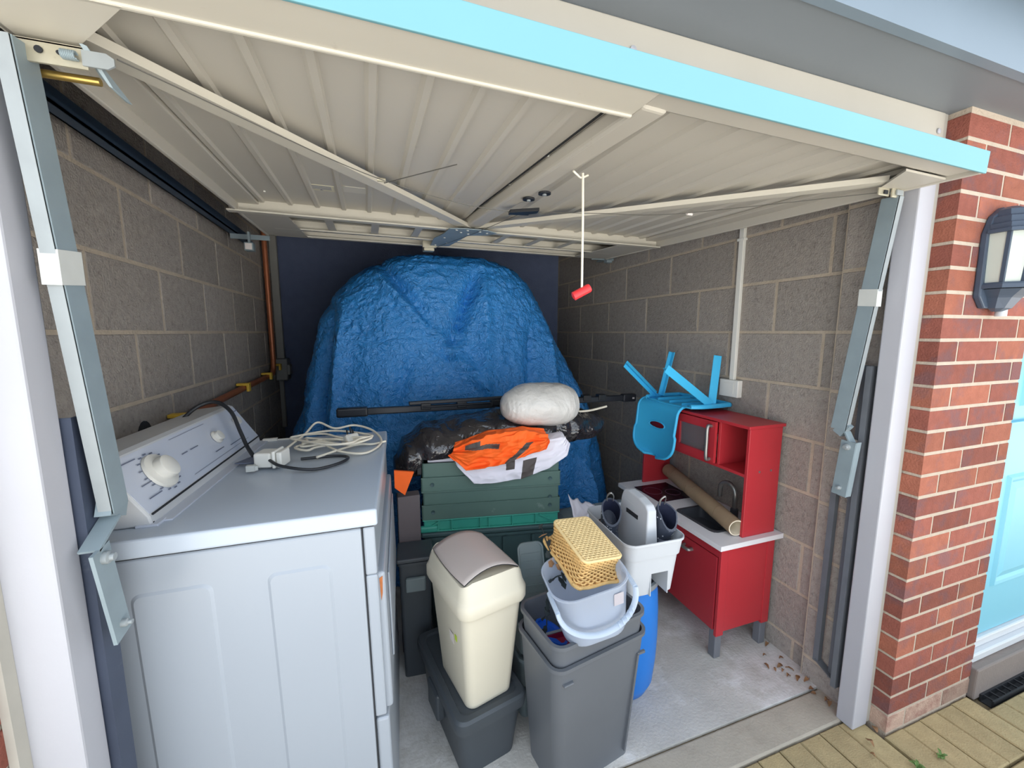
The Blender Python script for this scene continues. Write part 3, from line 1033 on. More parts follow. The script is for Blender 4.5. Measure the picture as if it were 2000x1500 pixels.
for (t0, y0_, l_) in ((0.12, 0.28, 0.40), (0.90, 0.30, 0.20)):
    q.add([cface(t0, y0_, 0.0036), cface(t0, y0_ + l_, 0.0036), cface(t0 + 0.008, y0_ + l_, 0.0036), cface(t0 + 0.008, y0_, 0.0036)], [(0, 1, 2, 3)])
q.build('printed_markings', m_print, cons, recalc=False)


def rot_to(n):
    return Vector(n).to_track_quat('Z', 'Y').to_matrix().to_4x4()


for (y_, t0, prof_) in ((0.185, 0.50, [(0.048, 0), (0.046, 0.006), (0.030, 0.010), (0.028, 0.028), (0.024, 0.030), (0, 0.030)]),
                        (0.505, 0.52, [(0.022, 0), (0.021, 0.004), (0.017, 0.006), (0.016, 0.016), (0, 0.017)]),
                        (0.690, 0.62, [(0.018, 0), (0.017, 0.004), (0.015, 0.012), (0, 0.013)])):
    q = MB().lathe(prof_, 28)
    q.xf(Matrix.Translation(cface(t0, y_, 0.003)) @ rot_to(fnrm))
    q.build('knob', m_knob, cons, smooth=35)
q = MB().box(CX0 - 0.002, CX0 + 0.028, y0c + 0.02, y1c + 0.0, DH, DH + 0.004).box(CX0 - 0.03, CX0 + 0.012, y0c - 0.004, y0c + 0.03, DH, DH + 0.006)
q.build('console_trim', m_consoleface, dr, bevel=0.001)
MB().lathe([(0.004, 0), (0.004, 0.002)], 10, (CX0 - 0.004, y0c + 0.008, DH + 0.006)).build('screw', m_gap, dr)
MB().box(CX0 + 0.01, CX0 + 0.06, DL - 0.02, DL - 0.005, DH, DH + 0.010).box(CX0 + 0.02, CX0 + 0.15, DL - 0.012, DL - 0.004, DH, DH + 0.004).build('back_trim', m_knob, dr)
ZT = 1.032
# rust stain where the cable lies
# ------------------------------------------------ cables on the dryer
cc = thing('extension_cable', 'cream extension cable heaped in loops on top of the white dryer', 'cable', (-0.18, 1.5, ZT + 0.003))
ps = []
rg2 = random.Random(5)
cx_, cy_ = -0.175, 1.53
for k in range(46):
    a = k * 0.62
    rx = 0.105 + 0.028 * math.sin(k * 1.7)
    ry = 0.075 + 0.03 * math.cos(k * 1.3)
    ps.append((cx_ + rx * math.cos(a) + 0.03 * math.sin(k * 0.5), cy_ + ry * math.sin(a) + 0.03 * math.cos(k * 0.7), ZT + 0.008 + 0.0006 * k + 0.006 * rg2.random()))
q = MB().tube(smooth_path(ps, 5), 0.0042, 7)
q.build('coil', m_cable, cc, smooth=60)
q = MB().tube(smooth_path([(-0.31, 1.48, ZT + 0.02), (-0.27, 1.62, ZT + 0.035), (-0.235, 1.69, ZT + 0.062), (-0.17, 1.66, ZT + 0.040), (-0.10, 1.67, ZT + 0.045), (-0.03, 1.62, ZT + 0.03), (0.0, 1.52, ZT + 0.008),
                           (-0.05, 1.40, ZT + 0.006), (-0.13, 1.42, ZT + 0.012), (-0.20, 1.52, ZT + 0.02)], 7), 0.0042, 7)
q.build('loose_loop', m_cable, cc, smooth=60)
q = MB().tube(smooth_path([(-0.20, 1.38, ZT + 0.012), (-0.09, 1.49, ZT + 0.012), (-0.03, 1.505, ZT + 0.006), (0.015, 1.535, ZT + 0.005)], 7), 0.0042, 7)
q.build('loose_end', m_cable, cc, smooth=60)
pg = MB().box(-0.026, 0.026, -0.024, 0.024, 0.0, 0.034)
pg.xf(Matrix.Translation((-0.105, 1.545, ZT + 0.004)) @ Matrix.Rotation(math.radians(35), 4, 'Z') @ Matrix.Rotation(math.radians(-25), 4, 'X'))
po = pg.build('plug', m_knob, cc, bevel=0.008, seg=3)
q = MB().box(-0.014, -0.009, 0.02, 0.042, 0.014, 0.020).box(0.006, 0.011, 0.02, 0.042, 0.014, 0.020).box(-0.003, 0.002, 0.02, 0.046, 0.024, 0.032)
q.xf(Matrix.Translation((-0.105, 1.545, ZT + 0.012)) @ Matrix.Rotation(math.radians(10), 4, 'Z') @ Matrix.Rotation(math.radians(35), 4, 'X'))
sub_origin(po, cc)
q.build('plug_pins', m_gap, po)

pk = thing('plug_and_lead', 'white mains plug with black lead in front of the console', 'plug', (-0.33, 1.39, ZT))
q = MB().box(-0.030, 0.022, -0.030, 0.030, 0.002, 0.048)
q.xf(Matrix.Translation((-0.335, 1.375, ZT)) @ Matrix.Rotation(math.radians(-14), 4, 'Z'))
q.build('plug_body', m_conduit, pk, bevel=0.007, seg=3)
q = MB().box(0.024, 0.034, -0.033, 0.033, 0.0, 0.054).box(0.036, 0.052, -0.030, 0.030, 0.002, 0.050)
q.xf(Matrix.Translation((-0.335, 1.375, ZT)) @ Matrix.Rotation(math.radians(-14), 4, 'Z'))
q.build('socket_head', m_conduit, pk, bevel=0.005, seg=3)
q = MB().tube(smooth_path([(-0.325, 1.345, ZT + 0.026), (-0.285, 1.30, ZT + 0.018), (-0.20, 1.275, ZT + 0.006), (-0.13, 1.31, ZT + 0.006), (-0.105, 1.365, ZT + 0.006), (-0.15, 1.40, ZT + 0.005), (-0.25, 1.40, ZT + 0.005)], 7), 0.0048, 8)
q.build('black_lead', m_blackcable, pk, smooth=60)
MB().lathe([(0.006, 0), (0.006, 0.014)], 10, (-0.36, 1.335, ZT + 0.002)).box(-0.385, -0.362, 1.33, 1.345, ZT, ZT + 0.018).build('plug_pin_cover', m_tape, pk)
q = MB().prism([(-0.44, 1.42, ZT + 0.001), (-0.36, 1.405, ZT + 0.001), (-0.34, 1.50, ZT + 0.001), (-0.40, 1.50, ZT + 0.001)], (0, 0, 0.004))
o = q.build('card_scrap', m_print)
tag(o, 'dark flat scrap lying beside the white plug on the dryer', 'scrap')

bl = MB().tube(smooth_path([(-0.655, 1.56, 1.115), (-0.60, 1.60, 1.185), (-0.545, 1.62, 1.205), (-0.49, 1.59, 1.175), (-0.455, 1.55, 1.11), (-0.43, 1.52, 1.062), (-0.40, 1.47, 1.04)], 7), 0.0065, 8)
o = bl.build('power_lead', m_blackcable, smooth=60)
tag(o, 'thick black lead arching over the dryer console', 'cable')

# ------------------------------------------------ copper pipe on the left wall
cp = thing('copper_pipe', 'copper pipe with yellow clips along the left block wall', 'pipe', (-0.705, 1.7, 1.11))
q = MB().tube(smooth_path([(-0.705, 1.66, 1.118), (-0.705, 2.4, 1.138), (-0.705, 3.05, 1.152), (-0.705, 3.18, 1.165), (-0.705, 3.215, 1.24), (-0.705, 3.22, 1.35), (-0.705, 3.22, 2.15)], 6), 0.0165, 12)
q.build('pipe_run', m_copper, cp, smooth=60)
q = MB().tube([(-0.70, 1.575, 1.104), (-0.70, 1.70, 1.118)], 0.023, 12)
q.build('pipe_collar', m_zinc, cp, smooth=50)
for (y_, z_) in ((1.76, 1.121), (2.52, 1.142), (3.02, 1.152), (3.30, 1.19)):
    q = MB().box(-0.735, -0.675, y_ - 0.018, y_ + 0.018, z_ + 0.012, z_ + 0.026).box(-0.688, -0.674, y_ - 0.018, y_ + 0.018, z_ - 0.02, z_ + 0.02)
    q.build('pipe_clip', m_yellow, cp, bevel=0.003)
q = MB().lathe([(0.047, 0), (0.047, 0.004)], 20)
q.xf(Matrix.Translation((XL, 1.60, 1.085)) @ Matrix.Rotation(PI / 2, 4, 'Y') @ Matrix.Scale(1.5, 4, Vector((1, 0, 0))))
o = q.build('vent_hole', m_gap)
tag(o, 'dark round hole in the block wall behind the dryer console', 'wall hole')

tk = thing('cable_trunking', 'grey vertical trunking with a switch box in the back left corner', 'trunking', (-0.70, 3.50, 0.8))
MB().box(-0.735, -0.685, 3.48, 3.52, 1.24, 2.19).build('trunk', m_trunk, tk, bevel=0.003)
MB().box(-0.735, -0.655, 3.40, 3.52, 1.08, 1.245).box(-0.72, -0.64, 3.41, 3.51, 1.12, 1.20).build('switch_box', m_trunk, tk, bevel=0.008)
MB().box(-0.735, -0.705, 3.49, 3.52, 0.70, 1.08).build('lower_trunk', m_trunk, tk, bevel=0.003)

# ------------------------------------------------ conduit and box on the right wall
cb = thing('switch_box', 'white square box at the end of a white conduit on right wall', 'switch box', (1.685, 1.52, 1.13))
MB().box(1.660, 1.690, 1.465, 1.575, 1.125, 1.21).build('box', m_conduit, cb, bevel=0.003)
MB().box(1.672, 1.690, 1.504, 1.530, 1.205, 1.985).build('conduit', m_conduit, cb, bevel=0.002)
MB().box(1.6585, 1.660, 1.49, 1.55, 1.142, 1.195).build('blank_plate', m_conduit, cb, bevel=0.001)
MB().box(1.668, 1.690, 1.496, 1.538, 1.88, 1.892).build('conduit_clip', m_conduit, cb, bevel=0.002)

# ================================================================== TARPAULIN HEAP
tp = MB()
ZP = [(0.0, -0.60, 1.655, 2.20), (0.30, -0.585, 1.62, 2.24), (0.60, -0.56, 1.565, 2.28), (0.83, -0.515, 1.52, 2.32), (1.03, -0.46, 1.44, 2.36), (1.30, -0.385, 1.30, 2.41), (1.53, -0.335, 1.175, 2.45),
      (1.66, -0.255, 1.115, 2.47), (1.78, -0.135, 1.04, 2.50), (1.86, -0.02, 0.95, 2.54), (1.915, 0.10, 0.82, 2.60), (1.945, 0.25, 0.66, 2.72), (1.955, 0.38, 0.52, 2.88)]


def prof_at(z):
    for i in range(len(ZP) - 1):
        a, b = ZP[i], ZP[i + 1]
        if z <= b[0]:
            t = (z - a[0]) / (b[0] - a[0])
            return [a[k] + (b[k] - a[k]) * t for k in (1, 2, 3)]
    return list(ZP[-1][1:])


# creases: lines in (x, z) on the front with signed depth
CR = [((0.02, 1.90), (0.42, 1.30), -0.035, 0.035), ((0.03, 1.78), (0.70, 1.02), 0.035, 0.03), ((0.60, 1.80), (0.42, 1.32), -0.045, 0.035), ((0.66, 1.88), (0.62, 0.95), 0.020, 0.035),
      ((-0.25, 1.60), (-0.36, 0.80), -0.045, 0.03), ((-0.16, 1.60), (-0.27, 0.80), 0.025, 0.04), ((1.10, 1.55), (1.12, 0.95), 0.025, 0.045), ((0.98, 1.50), (0.92, 1.0), -0.02, 0.04),
      ((1.25, 1.20), (1.38, 0.60), 0.03, 0.05), ((1.42, 0.62), (1.52, 0.02), -0.06, 0.04), ((1.32, 0.55), (1.36, 0.02), 0.05, 0.05), ((0.20, 1.30), (0.05, 0.95), -0.02, 0.04), ((-0.45, 1.1), (-0.52, 0.3), -0.03, 0.03)]


def crease(x, z):
    s = 0
    for (x0, z0), (x1, z1), d, wd in CR:
        dx, dz = x1 - x0, z1 - z0
        L2 = dx * dx + dz * dz
        t = ((x - x0) * dx + (z - z0) * dz) / L2
        tc = min(1, max(0, t))
        px, pz = x0 + dx * tc, z0 + dz * tc
        dd_ = math.hypot(x - px, z - pz)
        fade = min(1, 0.35 + 1.3 * min(tc, 1 - tc) * 2)
        s += 1.9 * d * fade * max(0.0, 1 - dd_ / (wd * 1.9)) ** 1.4
    return s


NU, NV = 480, 240
rings = []
for j in range(NV + 1):
    z = 0.004 + 1.951 * (j / NV) ** 0.93
    l, r, yf = prof_at(z)
    yb = 3.42 - 0.25 * max(0, z - 1.5)
    cx, hx = (l + r) / 2, (r - l) / 2
    cy, hy = (yf + yb) / 2, (yb - yf) / 2
    ring = []
    for i in range(NU):
        a = 2 * PI * i / NU
        c_, s_ = math.cos(a), math.sin(a)
        e = 0.62
        x_ = cx + hx * math.copysign(abs(c_) ** e, c_)
        y_ = cy + hy * math.copysign(abs(s_) ** e, s_)
        nrm = Vector((c_ / max(hx, .05), s_ / max(hy, .05), 0)).normalized()
        d = 0.0
        fall = min(1, max(0, (1.90 - z) / 0.4))
        d += 0.022 * fall * math.sin(x_ * 9 + 2.5 * nz3(x_, y_, z * 0.3, 2.0) + 1.0) * (0.4 + 0.6 * abs(nz3(x_, y_, z * .3, 1.7)))
        if s_ < 0.2:
            d += crease(x_, z)
        d += 0.006 * ridge(x_, y_, z, 5.0) * (0.5 + 0.5 * fall) + 0.006 * ridge(x_ + 3, y_, z, 13.0) + 0.007 * ridge(x_, y_ + 5, z, 26.0) + 0.003 * ridge(x_ + 2, y_, z, 52.0)
        x2, y2 = x_ + nrm.x * d, y_ + nrm.y * d
        x2 = min(x2, XR - 0.012)
        y2 = min(y2, YB - 0.01)
        ring.append(Vector((x2, y2, z + 0.5 * d * (1 - fall))))
    rings.append(ring)
tp.loft(rings, False, True)
o = tp.build('tarpaulin', m_tarp, smooth=55)
tag(o, 'crumpled blue tarpaulin draped over a tall heap at the back', 'tarpaulin')
#PART4


# ================================================================== helpers for hollow tubs
def tub(q, hx0, hy0, hx1, hy1, r0, r1, z0, z1, wall=0.004, lip=0.0, n=5, c=(0, 0), steps=4, mi=0):
    """open tapered tub with an outer and an inner skin"""
    rings = []
    for k in range(steps + 1):
        t = k / steps
        rings.append(rr(hx0 + (hx1 - hx0) * t, hy0 + (hy1 - hy0) * t, r0 + (r1 - r0) * t, z0 + (z1 - z0) * t, n, c))
    if lip:
        rings.append(rr(hx1 + lip, hy1 + lip, r1 + lip, z1 - 0.012, n, c))
        rings.append(rr(hx1 + lip, hy1 + lip, r1 + lip, z1, n, c))
    for k in range(steps, -1, -1):
        t = k / steps
        z = z0 + (z1 - z0) * t
        if k == 0:
            z = z0 + wall
        rings.append(rr(hx0 + (hx1 - hx0) * t - wall, hy0 + (hy1 - hy0) * t - wall, max(.002, r0 + (r1 - r0) * t - wall), z, n, c))
    q.loft(rings, True, True, mi)
    return q


# ================================================================== CRATE STACK
CA = math.atan2(-0.11, 0.633)
ca_c = Vector((0.157, 1.73, 0)).lerp(Vector((0.79, 1.62, 0)), 0.5) + Vector((math.sin(-CA), math.cos(CA), 0)) * 0.205
lowbox = thing('storage_tub', 'dark green storage tub on the floor beneath the green crates', 'storage tub', (ca_c.x, ca_c.y, 0.0), (0, 0, CA), world=False)
q = MB()
tub(q, 0.285, 0.185, 0.315, 0.200, 0.03, 0.035, 0.0, 0.52, 0.004, 0.010)
q.build('body', m_crate2, lowbox, smooth=35)
MB().box(-0.325, 0.325, -0.212, 0.212, 0.521, 0.545).build('lid', m_crate2, lowbox, bevel=0.008)
for xx in (-0.2, -0.08, 0.05, 0.18):
    MB().bar((xx, -0.187, 0.02), (xx * 1.05, -0.206, 0.50), 0.012, 0.010, up=(0, 1, 0)).build('rib', m_crate2, lowbox)
tq = thing('folding_crate', 'bright turquoise green crate rim squeezed between dark tub and green crate', 'crate', (ca_c.x, ca_c.y, 0.546), (0, 0, CA), world=False)
q = MB().box(-0.320, 0.320, -0.205, 0.205, 0.0, 0.006).box(-0.312, 0.312, -0.197, 0.197, 0.006, 0.052).box(-0.318, 0.318, -0.205, 0.205, 0.052, 0.058)
q.build('body', m_turq, tq, bevel=0.003)
for xx in (-0.25, -0.19, -0.06, -0.02, 0.09, 0.20):
    MB().box(xx, xx + 0.006, -0.205, -0.197, 0.006, 0.052).build('rib', m_turq, tq)
MB().bar((-0.31, -0.201, 0.01), (-0.24, -0.201, 0.05), 0.006, 0.006).build('diagonal_rib', m_turq, tq)
MB().bar((0.22, -0.201, 0.05), (0.29, -0.201, 0.012), 0.006, 0.006).build('diagonal_rib', m_turq, tq)
MB().box(-0.33, -0.25, -0.212, -0.19, 0.0, 0.03).build('corner_handle', m_turq, tq, bevel=0.008)

cr = thing('green_crate', 'dark green ribbed plastic crate on top of the stack', 'crate', (ca_c.x, ca_c.y, 0.605), (0, 0, CA), world=False)
q = MB()
H_ = 0.262
lv = [0.0, 0.068, 0.132, 0.196, H_]
for k in range(4):
    ins = 0.0 if k % 2 == 0 else 0.006
    rings = [rr(0.320 - ins, 0.205 - ins, 0.008, lv[k] + 0.0005, 2), rr(0.320 - ins, 0.205 - ins, 0.008, lv[k + 1], 2)]
    q.loft(rings, k == 0, False)
inner = [rr(0.308, 0.193, 0.006, H_, 2), rr(0.308, 0.193, 0.006, 0.01, 2)]
q.loft([rr(0.320 - 0.006, 0.205 - 0.006, 0.008, H_, 2)] + inner, False, True)
q.build('body', m_crate, cr)
for k in range(1, 4):
    MB().bar((-0.318, -0.2055, lv[k]), (0.318, -0.2055, lv[k]), 0.005, 0.006).build('rib', m_crate, cr)
for (xx, zz) in ((-0.27, 0.036), (-0.27, 0.165), (0.27, 0.075), (0.27, 0.165), (0.27, 0.035)):
    q = MB().lathe([(0.009, 0), (0.009, 0.003), (0.005, 0.001)], 12)
    q.xf(Matrix.Translation((xx, -0.2055, zz)) @ Matrix.Rotation(PI / 2, 4, 'X'))
    q.build('hinge_boss', m_crate2, cr, smooth=40)
MB().box(-0.335, -0.315, -0.215, -0.16, H_ - 0.045, H_ + 0.012).build('clip', m_black, cr, bevel=0.004)

# white board lying in the crate
o = MB().box(-0.29, 0.30, -0.185, 0.18, 0, 0.02)
o.xf(Matrix.Translation((ca_c.x, ca_c.y, 0.868)) @ Matrix.Rotation(CA, 4, 'Z') @ Matrix.Rotation(0.015, 4, 'X'))
o = o.build('white_board', m_whitecloth, bevel=0.004)
tag(o, 'flat white board lying on top of the green crate under black bag', 'board')

# ------------------------------------------------ cloths hanging over the crate's front
cdir = Vector((math.cos(CA), math.sin(CA), 0))
cnrm = Vector((math.sin(CA), -math.cos(CA), 0))
cfo = Vector((0.157, 1.73, 0))


def cloth(q, upper, lower, topz, ext_back, nu=150, nv=100, off=0.006, amp=0.012, seed=0.0, mi_fn=None):
    """sheet from behind (on the crate top) over the rim down to the outline `lower`; u along the crate front (metres), outlines give z"""
    def ip(tab, t):
        for i in range(len(tab) - 1):
            if t <= tab[i + 1][0] or i == len(tab) - 2:
                a, b = tab[i], tab[i + 1]
                f = (t - a[0]) / (b[0] - a[0])
                return a[1] + (b[1] - a[1]) * f, a[2] + (b[2] - a[2]) * f
    vs = []
    for j in range(nv + 1):
        v = j / nv
        for i in range(nu + 1):
            t = i / nu
            u0, zt = ip(upper, t)
            u1, zb = ip(lower, t)
            if v < 0.4:
                f = v / 0.4
                u = u0
                y = -ext_back * (1 - f)
                z = zt + 0.010 * math.sin(f * PI)
            else:
                f = (v - 0.4) / 0.6
                u = u0 + (u1 - u0) * f
                z = zt + (zb - zt) * f
                y = off + 0.016 * math.sin(min(1, f * 1.3) * PI * 0.5)
            w_ = amp * (ridge(u, v * 0.35 + seed, seed, 7.0) * 0.8 + 0.35 * ridge(u + seed, v * .5, 2.0, 16.0)) * min(1, v * 2)
            p = cfo + cdir * u + cnrm * (y + abs(w_) * 0.9)
            vs.append(Vector((p.x, p.y, z + w_ * (0.6 if v < 0.5 else 0.15))))
    fs, mi = [], []
    for j in range(nv):
        for i in range(nu):
            k = j * (nu + 1) + i
            q.f.append([k + len(q.v) * 0, k + 1, k + nu + 2, k + nu + 1])
            q.mi.append(mi_fn(i / nu, j / nv) if mi_fn else 0)
    q.v += vs
    return q


def w_stripe(t, v):
    if v > 0.55 and 0.36 < t < 0.43 and v < 0.80:
        return 1
    if v > 0.66 and 0.49 < t < 0.60:
        return 1
    return 0


q = cloth(MB(), [(0, 0.14, 0.905), (0.3, 0.34, 0.925), (0.7, 0.60, 0.955), (1, 0.655, 0.965)],
          [(0, 0.165, 0.860), (0.10, 0.235, 0.775), (0.25, 0.31, 0.772), (0.5, 0.45, 0.785), (0.75, 0.58, 0.830), (0.93, 0.66, 0.885), (1, 0.672, 0.94)], 0, 0.10, mi_fn=w_stripe, seed=1.3, amp=0.016)
o = q.build('white_cloth', [m_whitecloth, m_stripe], smooth=60, solid=0.003, recalc=True)
tag(o, 'white cloth with charcoal stripes hanging over green crate', 'cloth')


def o_stripe(t, v):
    if abs(v - (0.46 + 0.32 * t)) < 0.045 and 0.10 < t < 0.42:
        return 1
    if v > 0.60 and 0.60 < t + (v - 0.8) * 0.35 < 0.70:
        return 1
    return 0


q = cloth(MB(), [(0, 0.15, 0.935), (0.3, 0.30, 0.985), (0.6, 0.46, 1.0), (1, 0.565, 0.985)],
          [(0, 0.125, 0.920), (0.20, 0.20, 0.848), (0.45, 0.32, 0.862), (0.7, 0.45, 0.895), (0.92, 0.555, 0.925), (1, 0.565, 0.955)], 0, 0.06, off=0.030, amp=0.046, seed=4.1, mi_fn=o_stripe)
o = q.build('orange_cloth', [m_orange, m_stripe], smooth=50, solid=0.003)
tag(o, 'bright orange cloth with dark bands crumpled over the white cloth', 'cloth')
q = MB().prism([(0.045, 1.66, 0.875), (0.125, 1.66, 0.86), (0.085, 1.655, 0.765), (0.045, 1.66, 0.80)], (0, 0.012, 0.0))
o = q.build('orange_cloth', m_orange)
tag(o, 'small orange corner of cloth poking out below the black bag by dryer', 'cloth')

# ------------------------------------------------ black bag bundle
def sack(q, a, b, prof, seed, wr=0.02, nu=120, nv=56, flat=0.75, up=(0, 0, 1), floor_z=None):
    a, b = Vector(a), Vector(b)
    d = (b - a).normalized()
    u = Vector(up)
    s = d.cross(u).normalized()
    u = s.cross(d).normalized()
    rings = []
    for i in range(nu + 1):
        t = i / nu
        for k in range(len(prof) - 1):
            if t <= prof[k + 1][0]:
                f = (t - prof[k][0]) / (prof[k + 1][0] - prof[k][0])
                f = f * f * (3 - 2 * f)
                r_ = prof[k][1] + (prof[k + 1][1] - prof[k][1]) * f
                dz = prof[k][2] + (prof[k + 1][2] - prof[k][2]) * f
                break
        c = a.lerp(b, t) + u * dz
        ring = []
        for k in range(nv):
            an = 2 * PI * k / nv
            p = Vector((t * (b - a).length, math.cos(an) * r_, math.sin(an) * r_))
            w_ = wr * (ridge(p.x * 1.6 + seed, p.y, p.z, 5) * 0.75 + ridge(p.x * 1.6, p.y + seed, p.z, 11) * 0.5 + ridge(p.x, p.y, p.z + seed, 26) * 0.15)
            rad = r_ + w_ * min(1, r_ / 0.05)
            pt = c + s * math.cos(an) * rad + u * math.sin(an) * rad * flat
            if floor_z is not None and pt.x > 0.16 and pt.z < floor_z:
                pt.z = floor_z
            ring.append(pt)
        rings.append(ring)
    q.loft(rings, True, True)
    return q


q = sack(MB(), (0.050, 1.84, 0.92), (1.14, 1.90, 0.965), [(0, 0.06, -0.10), (0.05, 0.12, -0.055), (0.14, 0.145, -0.01), (0.5, 0.150, 0.015), (0.78, 0.140, 0.0), (0.90, 0.115, -0.02), (0.96, 0.085, -0.02), (1, 0.06, -0.02)], 3.0, wr=0.026, flat=0.66, floor_z=0.892)
o = q.build('black_bag', m_bag, smooth=60)
tag(o, 'long bundle wrapped in shiny black polythene lying across the crates', 'bag')
q = sack(MB(), (0.535, 1.73, 1.105), (0.925, 1.75, 1.098), [(k / 24, 0.014 + 0.104 * (1 - abs(2 * k / 24 - 1) ** (2.2 if k < 12 else 3.6)) ** 0.5, 0.0) for k in range(25)], 8.0, wr=0.007, flat=0.86, nu=90)
o = q.build('white_bundle', m_wrap, smooth=60)
tag(o, 'rounded bundle wrapped in white film on top of black bag', 'bundle')
o = MB().tube(smooth_path([(0.93, 1.83, 1.035), (1.05, 1.84, 1.03), (1.17, 1.85, 1.045)], 6), 0.006, 8).build('cable_end', m_cable, smooth=60)
tag(o, 'stiff white cable end sticking out beside the white bundle', 'cable')

# ------------------------------------------------ black roof bar
rb = thing('roof_bar', 'long black plastic bar lying behind the bundles before the tarpaulin', 'bar', (0.65, 2.07, 1.03))
A, B = Vector((-0.20, 2.06, 1.058)), Vector((1.50, 2.06, 1.046))
q = MB().bar(A, B, 0.030, 0.034)
q.build('rail', m_blackbar, rb, bevel=0.006)
for (f0, f1, h, dz) in ((0.0, 0.085, 0.046, 0.0), (0.945, 1.0, 0.048, 0.0)):
    MB().bar(A.lerp(B, f0), A.lerp(B, f1), 0.046, h).build('end_cap', m_blackbar, rb, bevel=0.010, seg=3)
for f in (0.25, 0.36, 0.47, 0.80, 0.86):
    MB().bar(A.lerp(B, f - 0.015) + Vector((0, 0, 0.012)), A.lerp(B, f + 0.015) + Vector((0, 0, 0.012)), 0.044, 0.034).build('clamp', m_black, rb, bevel=0.004)
MB().bar(A.lerp(B, 0.20) + Vector((0, -0.004, 0.030)), A.lerp(B, 0.50) + Vector((0, -0.004, 0.036)), 0.022, 0.020).build('upper_slide', m_blackbar, rb, bevel=0.005)
MB().tube([A.lerp(B, 0.24) + Vector((0, -0.024, 0.010)), A.lerp(B, 0.45) + Vector((0, -0.024, 0.016))], 0.005, 8).build('rod', m_blackbar, rb, smooth=50)
MB().box(1.468, 1.482, 2.035, 2.038, 1.040, 1.050).build('label', m_label, rb)

# ------------------------------------------------ white sheet scraps right of the crate
q = MB().grid(lambda u, v: Vector((0.83 + 0.20 * u - 0.02 * v, 1.62 - 0.16 * v + 0.10 * u, 0.545 + 0.12 * (1 - u) * (1 - v) + 0.02 * ridge(u, v, 0, 3))), 14, 14)
o = q.build('paper_sheet', m_whitecloth, smooth=60, solid=0.002)
tag(o, 'crumpled white sheet beside the green crate above the basket', 'sheet')
gb = thing('bubble_wrap', 'grey translucent roll lying between tarpaulin and grey caddy', 'roll', (1.0, 1.72, 0.42))
q = sack(MB(), (0.84, 1.70, 0.50), (1.24, 1.72, 0.50), [(0, 0.05, 0), (0.1, 0.075, 0), (0.9, 0.075, 0), (1, 0.05, 0)], 5, wr=0.01, nu=40, nv=24, flat=0.7)
q.build('roll', m_cleargrey, gb, smooth=60)
o = MB().box(0.87, 1.25, 1.60, 1.98, 0.0, 0.435).build('cardboard_box', M('grey_card', (112, 108, 112), 0.8, 0.08, 8), bevel=0.006)
tag(o, 'dull grey box on the floor behind blue drum and caddy', 'box')

# ------------------------------------------------ dark things by the dryer front
db = thing('plastic_box', 'dark slate plastic box standing behind the cream bin beside the dryer', 'box', (0.115, 1.615, 0.0), (0, 0, -0.08), world=False)
q = MB()
tub(q, 0.055, 0.055, 0.065, 0.065, 0.012, 0.015, 0.0, 0.52, 0.004, 0.006)
q.build('body', m_dgrey, db, smooth=35)
MB().box(-0.073, 0.073, -0.073, 0.073, 0.521, 0.540).build('lid', m_dgrey, db, bevel=0.006)
q = MB().box(-0.04, 0.04, -0.084, -0.066, 0.40, 0.46)
q.build('handle', m_cleargrey, db, bevel=0.006)
o = MB().box(0.055, 0.15, 1.70, 1.76, 0.0, 0.74).build('tall_panel', M('taupe_board', (104, 96, 98), 0.8, 0.06, 8), bevel=0.004)
tag(o, 'taupe board on end between the dryer and the green crates', 'board')

# ================================================================== CHARCOAL BOX AND CREAM BIN
BA = math.radians(11.5)
bx = thing('storage_box', 'charcoal plastic storage box with lid under the cream bin', 'storage box', (0.268, 1.308, 0.0), (0, 0, BA), world=False)
q = MB()
tub(q, 0.098, 0.185, 0.118, 0.212, 0.03, 0.035, 0.0, 0.215, 0.004, 0.004)
q.build('body', m_dgrey, bx, smooth=35)
q = MB()
rings = [rr(0.128, 0.222, 0.035, 0.195), rr(0.131, 0.225, 0.038, 0.212), rr(0.129, 0.223, 0.036, 0.232), rr(0.122, 0.216, 0.032, 0.240), rr(0.104, 0.198, 0.028, 0.240), rr(0.100, 0.194, 0.026, 0.232)]
q.loft(rings, False, True)
q.build('lid', m_dgrey, bx, smooth=35)
for s in (-1, 1):
    MB().box(s * 0.122 - 0.016, s * 0.122 + 0.016, -0.05, 0.05, 0.10, 0.20).build('clip_handle', m_dgrey, bx, bevel=0.008)
ZB0 = 0.234
cbn = thing('swing_bin', 'tall cream swing bin with greige flap standing on the charcoal box', 'bin', (0.284, 1.248, ZB0), (0, 0, math.radians(14)), world=False)
q = MB()
tub(q, 0.084, 0.118, 0.112, 0.152, 0.03, 0.035, 0.0, 0.385, 0.003, 0.0)
q.build('body', m_cream, cbn, smooth=35)
# lid: skirt, shoulders and arched crown
q = MB()
AR = 0.034


def crown(hx, hy, r, z, arch):
    return [Vector((p.x, p.y, z + arch * (1 - (p.x / hx) ** 2))) for p in rr(hx, hy, r, 0.0, 7)]


q.loft([rr(0.119, 0.160, 0.040, 0.345, 7), rr(0.123, 0.165, 0.043, 0.355, 7), rr(0.123, 0.165, 0.043, 0.385, 7), rr(0.118, 0.160, 0.042, 0.398, 7), rr(0.116, 0.157, 0.040, 0.402, 7),
        crown(0.112, 0.146, 0.036, 0.430, 0.020), crown(0.107, 0.140, 0.030, 0.440, AR), crown(0.100, 0.130, 0.02, 0.440, AR + 0.002)], False, True)
q.build('lid', m_cream, cbn, smooth=40)


def flap_pt(u, v):
    hx, hy = 0.097, 0.127
    x_ = (u * 2 - 1) * hx
    y_ = (v * 2 - 1) * hy
    bow = 0.006 * (1 - (y_ / hy) ** 2)
    x_ *= 1 + bow / hx
    return Vector((x_, y_, 0.4408 + (AR + 0.003) * (1 - (x_ / 0.106) ** 2)))


